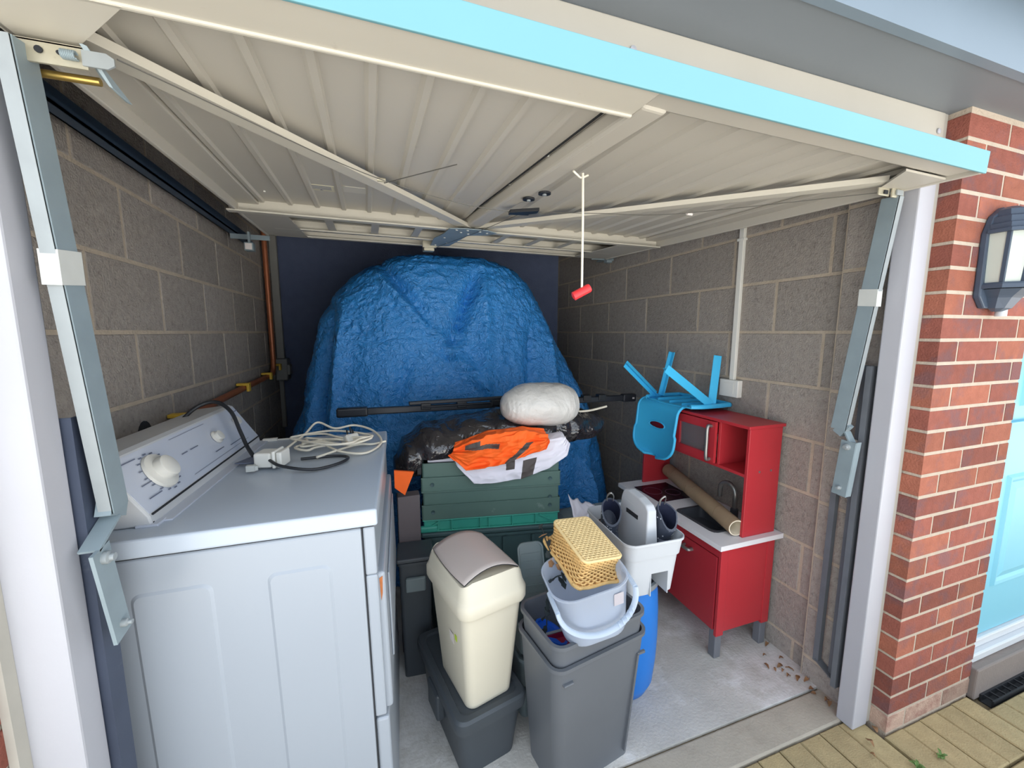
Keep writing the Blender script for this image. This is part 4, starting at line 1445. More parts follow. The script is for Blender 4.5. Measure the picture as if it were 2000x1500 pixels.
q = MB().grid(flap_pt, 16, 12)
q.build('flap', m_flap, cbn, smooth=40, solid=0.003, soff=1)
q = MB()
edge = [flap_pt(0, v / 10) for v in range(11)] + [flap_pt(u / 10, 1) for u in range(1, 11)] + [flap_pt(1, 1 - v / 10) for v in range(1, 11)] + [flap_pt(1 - u / 10, 0) for u in range(1, 11)]
q.tube(edge, 0.0016, 5)
q.build('flap_gap', m_gap, cbn)
q = MB().add([(-0.0893, -0.05, 0.20), (-0.0893, -0.02, 0.20), (-0.0918, -0.02, 0.235), (-0.0918, -0.05, 0.235)], [(0, 1, 2, 3)]).xf(Matrix.Translation((-0.0115, 0, 0)))
q.build('label', m_label, cbn, solid=0.001)
q = MB().add([(-0.101, -0.075, 0.225), (-0.101, -0.060, 0.225), (-0.1020, -0.060, 0.245), (-0.1020, -0.075, 0.245)], [(0, 1, 2, 3)]).xf(Matrix.Translation((-0.0015, 0, 0)))
q.build('green_mark', m_green_mark, cbn, solid=0.001)

# ================================================================== GREY BINS
GA = math.radians(9.5)
for (nm, lb, z0, ztop, grp) in (('rectangular_bin', 'tall grey rectangular bin on floor, the outer of two nested', 0.0, 0.475, 0), ('rectangular_bin', 'grey rectangular bin nested inside another, its rim standing higher', 0.055, 0.545, 1)):
    sc_ = 1.0 if grp == 0 else 0.972
    gbn = thing(nm, lb, 'bin', (0.607, 1.070, z0), (0, 0, GA), world=False, group='nested grey bins')
    q = MB()
    h = ztop - z0
    tub(q, 0.152 * sc_, 0.086 * sc_, 0.182 * sc_, 0.116 * sc_, 0.025, 0.035, 0.0, h, 0.004, 0.007)
    q.build('body', m_bin, gbn, smooth=35)
    if grp == 0:
        q = MB().box(0.118, 0.124, -0.132, -0.118, 0.03, h - 0.07)
        q.bar((0.121, -0.1195, 0.03), (0.138, -0.1245, h - 0.075), 0.006, 0.012, up=(0, 1, 0))
        q = MB().bar((0.121, -0.091, 0.03), (0.142, -0.112, h - 0.075), 0.006, 0.012, up=(0, 1, 0)).bar((0.142, -0.112, h - 0.075), (0.172, -0.115, h - 0.075), 0.008, 0.008, up=(0, 1, 0))
        q.build('rib', m_bin, gbn)
        MB().bar((-0.155, -0.1120, h - 0.055), (-0.120, -0.1125, h - 0.055), 0.008, 0.02, up=(0, 1, 0)).build('moulded_logo', m_bin, gbn, bevel=0.003)
# what lies in the inner bin
o = MB().lathe([(0.055, 0), (0.060, 0.004), (0.060, 0.014), (0.052, 0.014), (0.050, 0.006), (0.0, 0.006)], 28).xf(Matrix.Translation((0.505, 1.10, 0.445)) @ Matrix.Rotation(0.5, 4, 'Y')).build('blue_ring', m_blueitem, smooth=40)
tag(o, 'round bright blue plastic ring inside the inner grey bin', 'ring')
mt = thing('maroon_tray', 'maroon tray with grey frame inside the inner grey bin', 'tray', (0.565, 1.042, 0.42), (math.radians(18), math.radians(8), GA), world=False)
q = MB().loft([rr(0.095, 0.055, 0.02, 0.0), rr(0.100, 0.060, 0.022, 0.018), rr(0.094, 0.054, 0.020, 0.018), rr(0.088, 0.048, 0.018, 0.004)], True, True)
q.build('tray', m_maroon, mt, smooth=35)
q = MB().loft([rr(0.104, 0.064, 0.024, 0.014), rr(0.104, 0.064, 0.024, 0.022), rr(0.096, 0.056, 0.021, 0.022), rr(0.096, 0.056, 0.021, 0.014), rr(0.104, 0.064, 0.024, 0.014)], False, False)
q.build('frame', m_ring, mt, smooth=35)
MB().bar((-0.09, 0, 0.012), (0.09, 0, 0.012), 0.014, 0.012).build('divider', m_ring, mt)
sup = MB().box(-0.12, 0.12, -0.066, 0.066, 0, 0.32).xf(Matrix.Translation((0.607, 1.07, 0.07)) @ Matrix.Rotation(GA, 4, 'Z'))
o = sup.build('packed_carton', M('navy_pack', (34, 42, 62), 0.7, 0.1, 9), bevel=0.01)
tag(o, 'dark navy packet deep inside the inner grey bin', 'packet')

# ------------------------------------------------ clear bucket
bk = thing('clear_bucket', 'clear plastic bucket with thick handle perched on the grey bins', 'bucket', (0.600, 1.000, 0.545), (math.radians(4), math.radians(-11), math.radians(-6)), world=False)
q = MB()
rings = []
for (hx, hy, r_, z_) in ((0.085, 0.070, 0.055, 0.0), (0.098, 0.084, 0.060, 0.008), (0.104, 0.090, 0.062, 0.06), (0.116, 0.098, 0.064, 0.175), (0.121, 0.101, 0.066, 0.180), (0.121, 0.101, 0.066, 0.186),
                        (0.1165, 0.0965, 0.063, 0.186), (0.1015, 0.0875, 0.059, 0.06), (0.096, 0.082, 0.058, 0.010)):
    rings.append(rr(hx, hy, r_, z_, 7))
q.loft(rings, True, True)
q.build('pail', m_clear, bk, smooth=40)
q = MB()
hp = []
for k in range(25):
    a = PI * k / 24
    hp.append((-0.120 * math.cos(a), -0.088 - 0.026 * math.sin(a), 0.158 - 0.092 * math.sin(a)))
q.tube(smooth_path(hp, 2), 0.0085, 8, flat=0.7)
for k in range(5):
    q.lathe([(0.0095, -0.003), (0.0095, 0.003)], 8).xf(Matrix.Translation(Vector(hp[15 + k])) @ Matrix.Rotation(PI / 2, 4, 'Y'), len(q.v) - 16)
q.tube([(-0.120, -0.088, 0.158), (-0.121, -0.05, 0.165), (-0.120, -0.02, 0.168)], 0.007, 7)
q.tube([(0.120, -0.088, 0.158), (0.121, -0.05, 0.165), (0.120, -0.02, 0.168)], 0.007, 7)
q.build('handle', m_clearh, bk, smooth=50)
q = MB().add([(0.045, -0.0965, 0.125), (0.075, -0.0960, 0.125), (0.078, -0.0985, 0.165), (0.048, -0.0990, 0.165)], [(0, 1, 2, 3)])
q.build('label', M('faded_label', (178, 172, 178), 0.6, 0.04, 20), bk, solid=0.001)

# ------------------------------------------------ upturned wicker basket
wk = thing('wicker_basket', 'small upturned wicker basket resting on clear bucket', 'basket', (0.605, 1.085, 0.705), (math.radians(13), math.radians(6), math.radians(6)), world=False)
HB = 0.082


def bk_dims(t):
    """t: 0 rim .. 1 base; flared rim, narrow waist, base slightly wider"""
    fl = 0.018 * max(0, 1 - t * 2.2) ** 1.5
    wa = 0.006 * max(0, (t - 0.6) / 0.4)
    return 0.066 + fl + wa, 0.092 + fl + wa


rows = 15
ns = 52
core = MB()
core.loft([[p for p in rr(bk_dims(t)[0] - 0.004, bk_dims(t)[1] - 0.004, 0.016, t * HB, 5)] for t in [k / 8 for k in range(9)]], False, True)
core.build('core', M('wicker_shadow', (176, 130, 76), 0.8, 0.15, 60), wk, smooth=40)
for k in range(rows):
    t = (k + 0.5) / rows
    hx, hy = bk_dims(t)
    ring = rr(hx, hy, 0.018, t * HB, 5)
    # resample the ring
    ln = [0]
    for i in range(len(ring)):
        ln.append(ln[-1] + (ring[(i + 1) % len(ring)] - ring[i]).length)
    pts = []
    for i in range(ns * 2):
        s = ln[-1] * i / (ns * 2)
        j = max(m for m in range(len(ring)) if ln[m] <= s)
        f = (s - ln[j]) / max(1e-6, ln[j + 1] - ln[j])
        p = ring[j].lerp(ring[(j + 1) % len(ring)], f)
        o_ = 0.0028 * (1 if ((i // 2) + k) % 2 else -1)
        n_ = Vector((p.x / hx, p.y / hy, 0)).normalized()
        pts.append(p + n_ * o_)
    pts.append(pts[0])
    MB().tube(pts, 0.0031, 5, caps=False).build('strand', m_wicker, wk, smooth=60)
# flat base, woven in rows
brow = None
for k in range(22):
    y_ = -0.094 + 0.188 * (k + 0.5) / 22
    pts = [Vector((-0.066 + 0.132 * i / 16, y_, HB + 0.002 + 0.0018 * (1 if (i + k) % 2 else -1))) for i in range(17)]
    MB().tube(pts, 0.0042, 6).build('base_strand', m_wickertop, wk, smooth=60)
MB().tube([p for p in rr(0.071, 0.097, 0.016, HB, 5)] + [rr(0.071, 0.097, 0.016, HB, 5)[0]], 0.005, 7).build('base_border', m_wickertop, wk, smooth=60)
bp_ = rr(0.086, 0.112, 0.02, 0.002, 5)
bpts = []
for i in range(len(bp_)):
    for k in range(6):
        p = bp_[i].lerp(bp_[(i + 1) % len(bp_)], k / 6)
        bpts.append(p + Vector((0, 0, 0.003 * math.sin((i * 6 + k) * 1.2))))
bpts.append(bpts[0])
MB().tube(bpts, 0.0055, 7).build('rim_border', m_wicker, wk, smooth=60)

# ------------------------------------------------ artificial leaf garland on the basket
gl = thing('leaf_garland', 'dark artificial leaf garland hanging from the left of wicker basket', 'garland', (0.50, 1.10, 0.62))
stem = smooth_path([(0.515, 1.20, 0.775), (0.512, 1.15, 0.745), (0.518, 1.10, 0.715), (0.535, 1.06, 0.685), (0.510, 1.08, 0.66), (0.495, 1.10, 0.60), (0.488, 1.09, 0.55), (0.485, 1.08, 0.50)], 6)
MB().tube(stem, 0.0022, 6).build('stem', m_leafdark, gl, smooth=60)


def leaf_mesh(q, c, d, n, l, w_):
    d, n = Vector(d).normalized(), Vector(n).normalized()
    s = d.cross(n).normalized()
    out = [(0, 0), (0.25, 0.5), (0.5, 0.42), (0.62, 0.55), (1, 0), (0.62, -0.55), (0.5, -0.42), (0.25, -0.5)]
    vs = [c + d * l * a + s * w_ * b + n * 0.006 * math.sin(a * 3) for a, b in out]
    return q.add(vs, [(0, 1, 2, 3, 4, 5, 6, 7)])


rl = random.Random(11)
for k in range(14):
    c = stem[int(k * (len(stem) - 1) / 13)]
    q = MB()
    leaf_mesh(q, c, (rl.uniform(-1, 0.4), rl.uniform(-1, 0), rl.uniform(-0.9, 0.5)), (rl.uniform(-.5, .5), -1, rl.uniform(-.3, .6)), rl.uniform(0.026, 0.045), rl.uniform(0.018, 0.030))
    q.build('leaf', m_leaftan if k in (1, 4, 5) else m_leafdark, gl, solid=0.001)

# ------------------------------------------------ clear tubs behind
for k, (zz, lb) in enumerate(((0.0, 'cloudy plastic tub at the bottom behind the grey bins'), (0.13, 'cloudy plastic tub in middle of stack behind the grey bins'), (0.26, 'cloudy plastic tub at the top of stack behind grey bins'))):
    ct = thing('clear_tub', lb, 'tub', (0.515, 1.315, zz + 0.001), (0, 0, 0.1), world=False, group='stacked cloudy tubs')
    q = MB()
    tub(q, 0.062, 0.072, 0.072, 0.085, 0.02, 0.022, 0.0, 0.126, 0.002, 0.006)
    q.build('body', m_cleargrey, ct, smooth=35)
lid = thing('storage_lid', 'cloudy plastic box lid standing upright left of wicker basket', 'tray', (0.535, 1.30, 0.388), (math.radians(80), math.radians(-4), math.radians(-12)), world=False)  # lid of a plastic box, stood on end
q = MB().loft([rr(0.046, 0.125, 0.022, 0.0), rr(0.050, 0.129, 0.025, 0.004), rr(0.050, 0.129, 0.025, 0.012), rr(0.044, 0.123, 0.020, 0.012), rr(0.042, 0.121, 0.019, 0.005)], True, True)
q.xf(Matrix.Translation((0, 0.13, 0)))
q.build('sheet', m_cleargrey, lid, smooth=35)
for k in range(7):
    MB().box(-0.036, 0.036, 0.03 + k * 0.03, 0.036 + k * 0.03, 0.004, 0.008).build('ridge', m_cleargrey, lid)

# ================================================================== BLUE DRUM AND CADDY
dm = thing('blue_drum', 'blue plastic drum with dark lid and grey ring under the caddy', 'drum', (0.905, 1.265, 0.0), world=False)
q = MB().lathe([(0.0, 0.0), (0.085, 0.0), (0.105, 0.012), (0.125, 0.06), (0.134, 0.16), (0.137, 0.26), (0.135, 0.36), (0.130, 0.44), (0.122, 0.475), (0.122, 0.488)], 40, cap0=False)
q.build('body', m_drum, dm, smooth=40)
q = MB().lathe([(0.122, 0.476), (0.132, 0.478), (0.134, 0.488), (0.132, 0.498), (0.122, 0.500)], 40, cap0=False, cap1=False)
q.build('ring', m_ring, dm, smooth=40)
q = MB().lathe([(0.124, 0.486), (0.124, 0.496), (0.112, 0.498), (0.108, 0.492), (0.06, 0.493), (0.056, 0.499), (0.0, 0.499)], 40, cap0=True, cap1=False)
q.build('lid', m_drumlid, dm, smooth=30)

cd_ = thing('cleaning_caddy', 'pale grey plastic caddy with tall handle standing on the blue drum', 'caddy', (0.908, 1.228, 0.502), (0, 0, math.radians(-2)), world=False)
q = MB()
HC = 0.218


def cad_ring(hx, hy, r, z):
    return rr(hx, hy, r, z, 5)


outer = [cad_ring(0.092, 0.128, 0.022, 0.0), cad_ring(0.096, 0.132, 0.026, 0.004), cad_ring(0.108, 0.146, 0.030, 0.150), cad_ring(0.114, 0.152, 0.034, 0.153), cad_ring(0.120, 0.160, 0.038, 0.208), cad_ring(0.125, 0.165, 0.042, 0.210), cad_ring(0.125, 0.165, 0.042, HC)]
inner = [cad_ring(0.121, 0.161, 0.038, HC), cad_ring(0.116, 0.156, 0.035, 0.205), cad_ring(0.110, 0.148, 0.031, 0.153), cad_ring(0.104, 0.142, 0.027, 0.15), cad_ring(0.090, 0.127, 0.02, 0.010)]
q.loft(outer + inner, True, True)
caddy_body = q.build('basin', m_caddy, cd_, smooth=35)
# arch through the near end below the divider
cut = MB().box(-0.010, 0.062, -0.30, 0.30, -0.02, 0.088)
co_ = cut.mesh('caddy_cut', m_caddy)
cut_o = bpy.data.objects.new('caddy_cut', co_)
bm_mod = caddy_body.modifiers.new('arch', 'BOOLEAN')
COL.objects.link(cut_o)
cut_o.parent = cd_
bm_mod.object = cut_o
bm_mod.operation = 'DIFFERENCE'
bm_mod.solver = 'EXACT'
bpy.context.view_layer.update()
dg = bpy.context.evaluated_depsgraph_get()
nm_ = bpy.data.meshes.new_from_object(caddy_body.evaluated_get(dg))
caddy_body.modifiers.clear()
caddy_body.data = nm_
bpy.data.objects.remove(cut_o)
# the tunnel's own skin
q = MB()
q.add([(-0.010, -0.140, 0.0), (-0.010, 0.140, 0.0), (-0.010, 0.140, 0.088), (-0.010, -0.140, 0.088), (0.062, -0.140, 0.088), (0.062, 0.140, 0.088), (0.062, 0.140, 0.0), (0.062, -0.140, 0.0)],
      [(0, 1, 2, 3), (3, 2, 5, 4), (4, 5, 6, 7)])
q.build('tunnel', m_caddy, cd_, solid=0.003, soff=0)
# handle panel running front to back
hpf = [(-0.110, 0.088), (-0.100, 0.300), (-0.085, 0.318), (-0.04, 0.330), (0.03, 0.334), (0.060, 0.326), (0.072, 0.300), (0.095, 0.088)]
q = MB()
hx0 = 0.0
a_ = [Vector((hx0 - 0.004, y_, z_)) for y_, z_ in hpf]
b_ = [Vector((hx0 + 0.030, y_, z_)) for y_, z_ in hpf]
aw = [Vector((p.x - 0.012 * (1 - (p.z - .088) / .25), p.y, p.z)) for p in a_]
bw = [Vector((p.x + 0.012 * (1 - (p.z - .088) / .25), p.y, p.z)) for p in b_]
q.loft([aw, bw], True, True)
hd = q.build('handle', m_caddy, cd_, bevel=0.006, seg=3)
q = MB().prism([(hx0 - 0.0085, -0.075, 0.225), (hx0 - 0.0065, -0.075, 0.285), (hx0 - 0.0060, 0.050, 0.300), (hx0 - 0.0085, 0.058, 0.225)], (0.003, 0, 0))
q.build('handle_recess', m_upvc, hd, bevel=0.002)
MB().box(hx0 - 0.0098, hx0 - 0.006, -0.045, 0.030, 0.246, 0.262).build('handle_slot', m_gap, hd)


# ------------------------------------------------ two dark starry boots
def boot(label, loc, rot, k):
    t = thing('child_boot', label, 'boot', loc, rot, world=False, group='starry boots in the caddy')
    t.scale = (1.12, 1.0, 1.12)
    q = MB()
    n = 20
    rings = []
    # toe -> heel -> up the ankle
    for (cx, cz, rx, rz, tilt) in ((0.105, 0.026, 0.006, 0.006, 0), (0.098, 0.026, 0.026, 0.022, 5), (0.075, 0.029, 0.034, 0.028, 10), (0.045, 0.036, 0.034, 0.036, 25), (0.022, 0.046, 0.033, 0.046, 50), (0.010, 0.066, 0.034, 0.046, 75), (0.004, 0.090, 0.035, 0.045, 88), (0.0, 0.120, 0.037, 0.046, 92), (-0.002, 0.135, 0.038, 0.047, 92)):
        a = math.radians(tilt)
        u = Vector((-math.sin(a), 0, math.cos(a)))
        ring = []
        for j in range(n):
            th = 2 * PI * j / n
            p = Vector((cx, 0, cz)) + Vector((0, 1, 0)) * math.cos(th) * rx + u * math.sin(th) * rz
            p.z = max(p.z, 0.002)
            if cz > 0.1:
                p.z -= 0.7 * max(0.0, p.x - cx) * (cz - 0.09) / 0.045
            ring.append(p)
        rings.append(ring)
    inn = [[Vector((-0.002, 0, 0.133)).lerp(p, 0.86) for p in rings[-1]], [Vector((0.002, 0, 0.07)) + (p - Vector((-0.002, 0, 0.135))) * 0.75 for p in rings[-1]]]
    q.loft(rings, True, False)
    q.loft([rings[-1], inn[0]], False, False)
    q.build('upper', m_boot, t, smooth=50)
    MB().loft(inn, False, True).build('lining', m_bootin, t, smooth=50)
    q = MB()
    q.loft([[Vector((p[0], p[1], z_)) for p in [(0.105, 0.0), (0.09, 0.028), (0.05, 0.032), (0.0, 0.030), (-0.035, 0.028), (-0.044, 0.0), (-0.035, -0.028), (0.0, -0.030), (0.05, -0.032), (0.09, -0.028)]] for z_ in (0.0, 0.010)], True, True)
    q.build('sole', m_black, t, smooth=40)
    rs = random.Random(k)
    q = MB()
    for j in range(70):
        i = rs.randrange(2, 8)
        a, b = rings[i], rings[i + 1] if i + 1 < len(rings) else rings[i]
        m_ = rs.randrange(n)
        f, g = rs.random(), rs.random()
        p = a[m_].lerp(a[(m_ + 1) % n], f).lerp(b[m_].lerp(b[(m_ + 1) % n], f), g)
        cen = sum(a, Vector()) / n
        nn = (p - cen).normalized()
        s_ = nn.orthogonal().normalized()
        tt = nn.cross(s_)
        r_ = rs.uniform(0.0016, 0.0036) if j > 2 else 0.009
        pts = [p + nn * 0.0012 + (s_ * math.cos(2 * PI * w_ / 10) + tt * math.sin(2 * PI * w_ / 10)) * (r_ if w_ % 2 == 0 else r_ * 0.45) for w_ in range(10)]
        q.add(pts, [tuple(range(10))])
    q.build('stars', m_star, t, recalc=False)
    MB().tube(smooth_path([(-0.038, -0.012, 0.130), (-0.046, -0.012, 0.150), (-0.048, 0.0, 0.165), (-0.046, 0.012, 0.150), (-0.038, 0.012, 0.130)], 5), 0.003, 6, flat=0.6).build('pull_tab', m_silver, t, smooth=50)


boot('dark starry boot at the near right end of the grey caddy', (0.976, 1.205, 0.665), (0, math.radians(36), math.radians(-86)), 3)
boot('dark starry boot at the far left end of the grey caddy', (0.852, 1.318, 0.650), (0, math.radians(35), math.radians(-112)), 8)
o = MB().tube(smooth_path([(0.955, 1.305, 0.60), (0.962, 1.30, 0.70), (0.962, 1.295, 0.80), (0.970, 1.285, 0.81), (0.975, 1.280, 0.795)], 5), 0.006, 8).build('spray_nozzle', m_silver, smooth=50)
tag(o, 'thin silver nozzle sticking up behind the caddy handle', 'nozzle')
#PART5

# ================================================================== RED PLAY KITCHEN
KX0, KX1, KY0, KY1 = 1.362, 1.670, 1.222, 1.925      # body
ZC = 0.553
kt = thing('play_kitchen', 'red wooden play kitchen with white counter against the right wall', 'play kitchen', (1.51, 1.57, 0.0))
for (x_, y_) in ((KX0 + 0.002, KY0 + 0.002), (KX1 - 0.040, KY0 + 0.002), (KX0 + 0.002, KY1 - 0.04), (KX1 - 0.040, KY1 - 0.04)):
    MB().box(x_, x_ + 0.036, y_, y_ + 0.036, 0.0, 0.135).build('leg', m_legs, kt, bevel=0.003)
q = MB().box(KX0, KX1, KY0, KY0 + 0.012, 0.125, ZC - 0.022)
q.box(KX0 - 0.001, KX0 + 0.040, KY0 - 0.003, KY0 + 0.012, 0.110, ZC - 0.022)
q.box(KX1 - 0.042, KX1, KY0 - 0.003, KY0 + 0.012, 0.110, ZC - 0.022)
q.build('side_panel', m_red, kt, bevel=0.002)
MB().box(KX0, KX1, KY1 - 0.012, KY1, 0.11, ZC - 0.022).build('side_panel', m_red, kt, bevel=0.002)
MB().box(KX0 + 0.012, KX1, KY0 + 0.012, KY1 - 0.012, 0.125, 0.14).build('base_panel', m_redin, kt)
MB().box(KX1 - 0.010, KX1, KY0 + 0.012, KY1 - 0.012, 0.14, ZC - 0.022).build('back_panel', m_redin, kt)
MB().box(KX0, KX0 + 0.016, KY0 + 0.013, KY1 - 0.013, ZC - 0.075, ZC - 0.022).build('front_rail', m_redin, kt, bevel=0.002)
for (a, b, nm) in ((KY0 + 0.018, KY0 + 0.335, 'door'), (KY0 + 0.350, KY1 - 0.018, 'door')):
    d_ = MB().box(KX0 - 0.002, KX0 + 0.014, a, b, 0.130, ZC - 0.078).build(nm, m_redin, kt, bevel=0.002)
    sub_origin(d_, kt)
    ym = a + 0.165
    q = MB().tube(smooth_path([(KX0 - 0.002, ym - 0.024, 0.438), (KX0 - 0.024, ym - 0.021, 0.438), (KX0 - 0.027, ym, 0.438), (KX0 - 0.024, ym + 0.021, 0.438), (KX0 - 0.002, ym + 0.024, 0.438)], 5), 0.008, 8, flat=0.7)
    q.build('handle', m_silver, d_, smooth=50)
# counter with hob and sink
ctr = MB()
CX = (1.330, 1.688, 1.196, 1.950)
SX0, SX1, SY0, SY1 = 1.398, 1.560, 1.300, 1.540
ctr.box(CX[0], SX0, CX[2], CX[3], ZC - 0.022, ZC)
ctr.box(SX1, CX[1], CX[2], CX[3], ZC - 0.022, ZC)
ctr.box(SX0, SX1, CX[2], SY0, ZC - 0.022, ZC)
ctr.box(SX0, SX1, SY1, CX[3], ZC - 0.022, ZC)
ctr.build('counter', m_counter, kt)
sk = MB()
mc = ((SX0 + SX1) / 2, (SY0 + SY1) / 2)
hx, hy = (SX1 - SX0) / 2, (SY1 - SY0) / 2
sk.loft([rr(hx + 0.008, hy + 0.008, 0.03, ZC + 0.0005, 5, mc), rr(hx + 0.008, hy + 0.008, 0.03, ZC + 0.003, 5, mc), rr(hx - 0.006, hy - 0.006, 0.03, ZC + 0.003, 5, mc), rr(hx - 0.014, hy - 0.014, 0.028, ZC - 0.05, 5, mc), rr(hx - 0.03, hy - 0.03, 0.02, ZC - 0.058, 5, mc)], False, True)
so = sk.build('sink', m_sink, kt, smooth=35, solid=0.002)
sub_origin(so, kt)
MB().lathe([(0.014, 0), (0.014, 0.003), (0.008, 0.004), (0, 0.004)], 16, (mc[0], mc[1], ZC - 0.056)).build('drain', m_silver, so, smooth=40)
hob = MB().box(1.378, 1.600, 1.640, 1.862, ZC, ZC + 0.004).build('hob', m_hob, kt, bevel=0.002)
sub_origin(hob, kt)
for (x_, y_, r_) in ((1.440, 1.775, 0.048), (1.535, 1.725, 0.040)):
    MB().tube([(x_ + r_ * math.cos(2 * PI * k / 32), y_ + r_ * math.sin(2 * PI * k / 32), ZC + 0.0042) for k in range(33)], 0.0012, 4, caps=False).build('hob_ring', m_hobring, hob)
for k in range(3):
    MB().lathe([(0.004, 0), (0.004, 0.0006)], 8, (1.40 + k * 0.018, 1.655, ZC + 0.004)).build('touch_mark', m_hobring, hob)
tpz = [(1.605, 1.385, ZC), (1.605, 1.385, ZC + 0.10)] + [(1.605, 1.385 + 0.045 - 0.045 * math.cos(a), ZC + 0.115 + 0.045 * math.sin(a)) for a in [PI * k / 8 for k in range(9)]] + [(1.605, 1.475, ZC + 0.095), (1.605, 1.475, ZC + 0.075)]
tap = MB().tube(tpz, 0.011, 12).build('tap', m_silver, kt, smooth=50)
sub_origin(tap, kt)
MB().lathe([(0.017, 0), (0.017, 0.045), (0.012, 0.05)], 14, (1.605, 1.385, ZC)).build('tap_base', m_sink, tap, smooth=40)
# upper unit
UX0, UX1, UZ = 1.476, 1.664, 1.052
for y_ in (KY0 + 0.002, KY1 - 0.016):
    p_ = MB().box(UX0, UX1, y_, y_ + 0.014, ZC, UZ - 0.014).build('upright', m_red, kt, bevel=0.002)
    sub_origin(p_, kt)
    if y_ < 1.5:
        for xx in (1.545, 1.612):
            q = MB().lathe([(0.005, 0), (0.005, 0.002), (0, 0.002)], 10).xf(Matrix.Translation((xx, y_, 0.845)) @ Matrix.Rotation(PI / 2, 4, 'X'))
            q.build('screw', m_silver, p_)
MB().box(UX0 - 0.012, UX1 + 0.010, KY0 - 0.004, KY1 + 0.006, UZ - 0.014, UZ).build('top_shelf', m_red, kt, bevel=0.002)
MB().box(UX0 + 0.002, UX1, KY0 + 0.016, KY1 - 0.016, 0.822, 0.836).build('lower_shelf', m_red, kt, bevel=0.002)
MB().box(UX0 + 0.002, UX1, 1.376, 1.390, 0.836, UZ - 0.014).build('divider', m_red, kt, bevel=0.002)
MB().box(UX1 - 0.010, UX1, 1.390, KY1 - 0.016, 0.836, UZ - 0.014).build('oven_back', m_redin, kt)
MB().box(UX1 - 0.008, UX1 - 0.002, KY0 + 0.02, KY0 + 0.045, 0.842, UZ - 0.02).build('paper_strip', m_label, kt)
# microwave door: frame, window, handle
md_ = MB()
MY0, MY1, MZ0, MZ1 = 1.394, 1.655, 0.838, UZ - 0.018
md_.box(UX0 - 0.014, UX0 + 0.001, MY0, MY1, MZ1 - 0.040, MZ1)
md_.box(UX0 - 0.014, UX0 + 0.001, MY0, MY1, MZ0, MZ0 + 0.040)
md_.box(UX0 - 0.014, UX0 + 0.001, MY0, MY0 + 0.055, MZ0 + 0.040, MZ1 - 0.040)
md_.box(UX0 - 0.014, UX0 + 0.001, MY1 - 0.035, MY1, MZ0 + 0.040, MZ1 - 0.040)
mdo = md_.build('oven_door', m_red, kt)
sub_origin(mdo, kt)
MB().box(UX0 - 0.008, UX0 - 0.005, MY0 + 0.05, MY1 - 0.03, MZ0 + 0.036, MZ1 - 0.036).build('window', clear_material('oven_window', (230, 232, 236), 0.14, 0.1), mdo)
q = MB().tube(smooth_path([(UX0 - 0.014, MY0 + 0.022, MZ1 - 0.022), (UX0 - 0.036, MY0 + 0.022, MZ1 - 0.026), (UX0 - 0.038, MY0 + 0.022, (MZ0 + MZ1) / 2), (UX0 - 0.036, MY0 + 0.022, MZ0 + 0.020), (UX0 - 0.014, MY0 + 0.022, MZ0 + 0.016)], 5), 0.008, 8)
q.build('handle', m_silver, mdo, smooth=50)
MB().box(KY0 and UX0 - 0.006, UX0 + 0.006, 1.664, KY1 - 0.02, 0.842, UZ - 0.02).build('fixed_panel', m_redin, kt, bevel=0.002)
o = MB().box(1.52, 1.65, 1.46, 1.463, 0.8365, 0.955).xf(Matrix.Identity(4)).build('white_card', m_label)
tag(o, 'white card standing inside the red toy oven', 'card')

# ------------------------------------------------ cardboard tube
tb_ = thing('cardboard_tube', 'long brown cardboard tube lying on the play kitchen counter', 'tube', (1.53, 1.5, ZC))
ta, te = Vector((1.462, 1.242, ZC + 0.040)), Vector((1.622, 1.870, ZC + 0.075))
d_ = (te - ta)
q = MB()
rot = d_.normalized().to_track_quat('Z', 'Y').to_matrix().to_4x4()
Lt = d_.length
q.lathe([(0.033, 0.002), (0.036, 0.0), (0.0375, 0.001), (0.0375, Lt - 0.001), (0.036, Lt)], 28, cap0=False, cap1=True)
q.xf(Matrix.Translation(ta) @ rot)
q.build('outer', m_card, tb_, smooth=40)
q = MB().lathe([(0.0365, -0.0008), (0.0325, -0.0008), (0.0325, 0.30), (0.0, 0.30)], 28, cap0=False, cap1=False).xf(Matrix.Translation(ta) @ rot)
q.build('inner', m_cardin, tb_, smooth=40)
for (ph, st) in ((0.0, 0.12), (0.9, 0.34), (0.4, 0.55)):
    pts = []
    for k in range(28):
        a = 2 * PI * k / 28
        pts.append(Matrix.Translation(ta) @ rot @ Vector((0.0378 * math.cos(a + ph), 0.0378 * math.sin(a + ph), st + 0.05 * k / 28)))
    MB().tube(pts, 0.0007, 4).build('spiral_seam', M('seam_brown', (128, 106, 82), 0.9, 0.05, 9), tb_)
q = MB()
for k in range(5):
    m4 = Matrix.Translation(ta) @ rot
    a0 = 2.2 + 0.05
    for (u0, u1, v0, v1) in ((0, 0.004, 0, 0.20), (0, 0.012, 0.0, 0.05), (0.008, 0.012, 0, 0.2))[: 2 + k % 2]:
        s0 = 0.40 + k * 0.020
        vs = []
        for (s_, t_) in ((u0, v0), (u1, v0), (u1, v1), (u0, v1)):
            a = a0 + t_
            vs.append(m4 @ Vector((0.0381 * math.cos(a), 0.0381 * math.sin(a), s0 + s_)))
        q.add(vs, [(0, 1, 2, 3)])
q.build('printed_marks', M('ink', (70, 62, 56), 0.8, 0.05, 9), tb_, recalc=False)

# ------------------------------------------------ child's chair upside down on the kitchen
ch = thing('child_chair', "sky blue plastic child's chair hung upside down on the red kitchen", 'chair', (1.50, 1.69, 1.056))
YA, YZ = 1.505, 1.875
# seat shell (upside down)
ZS2 = 1.064


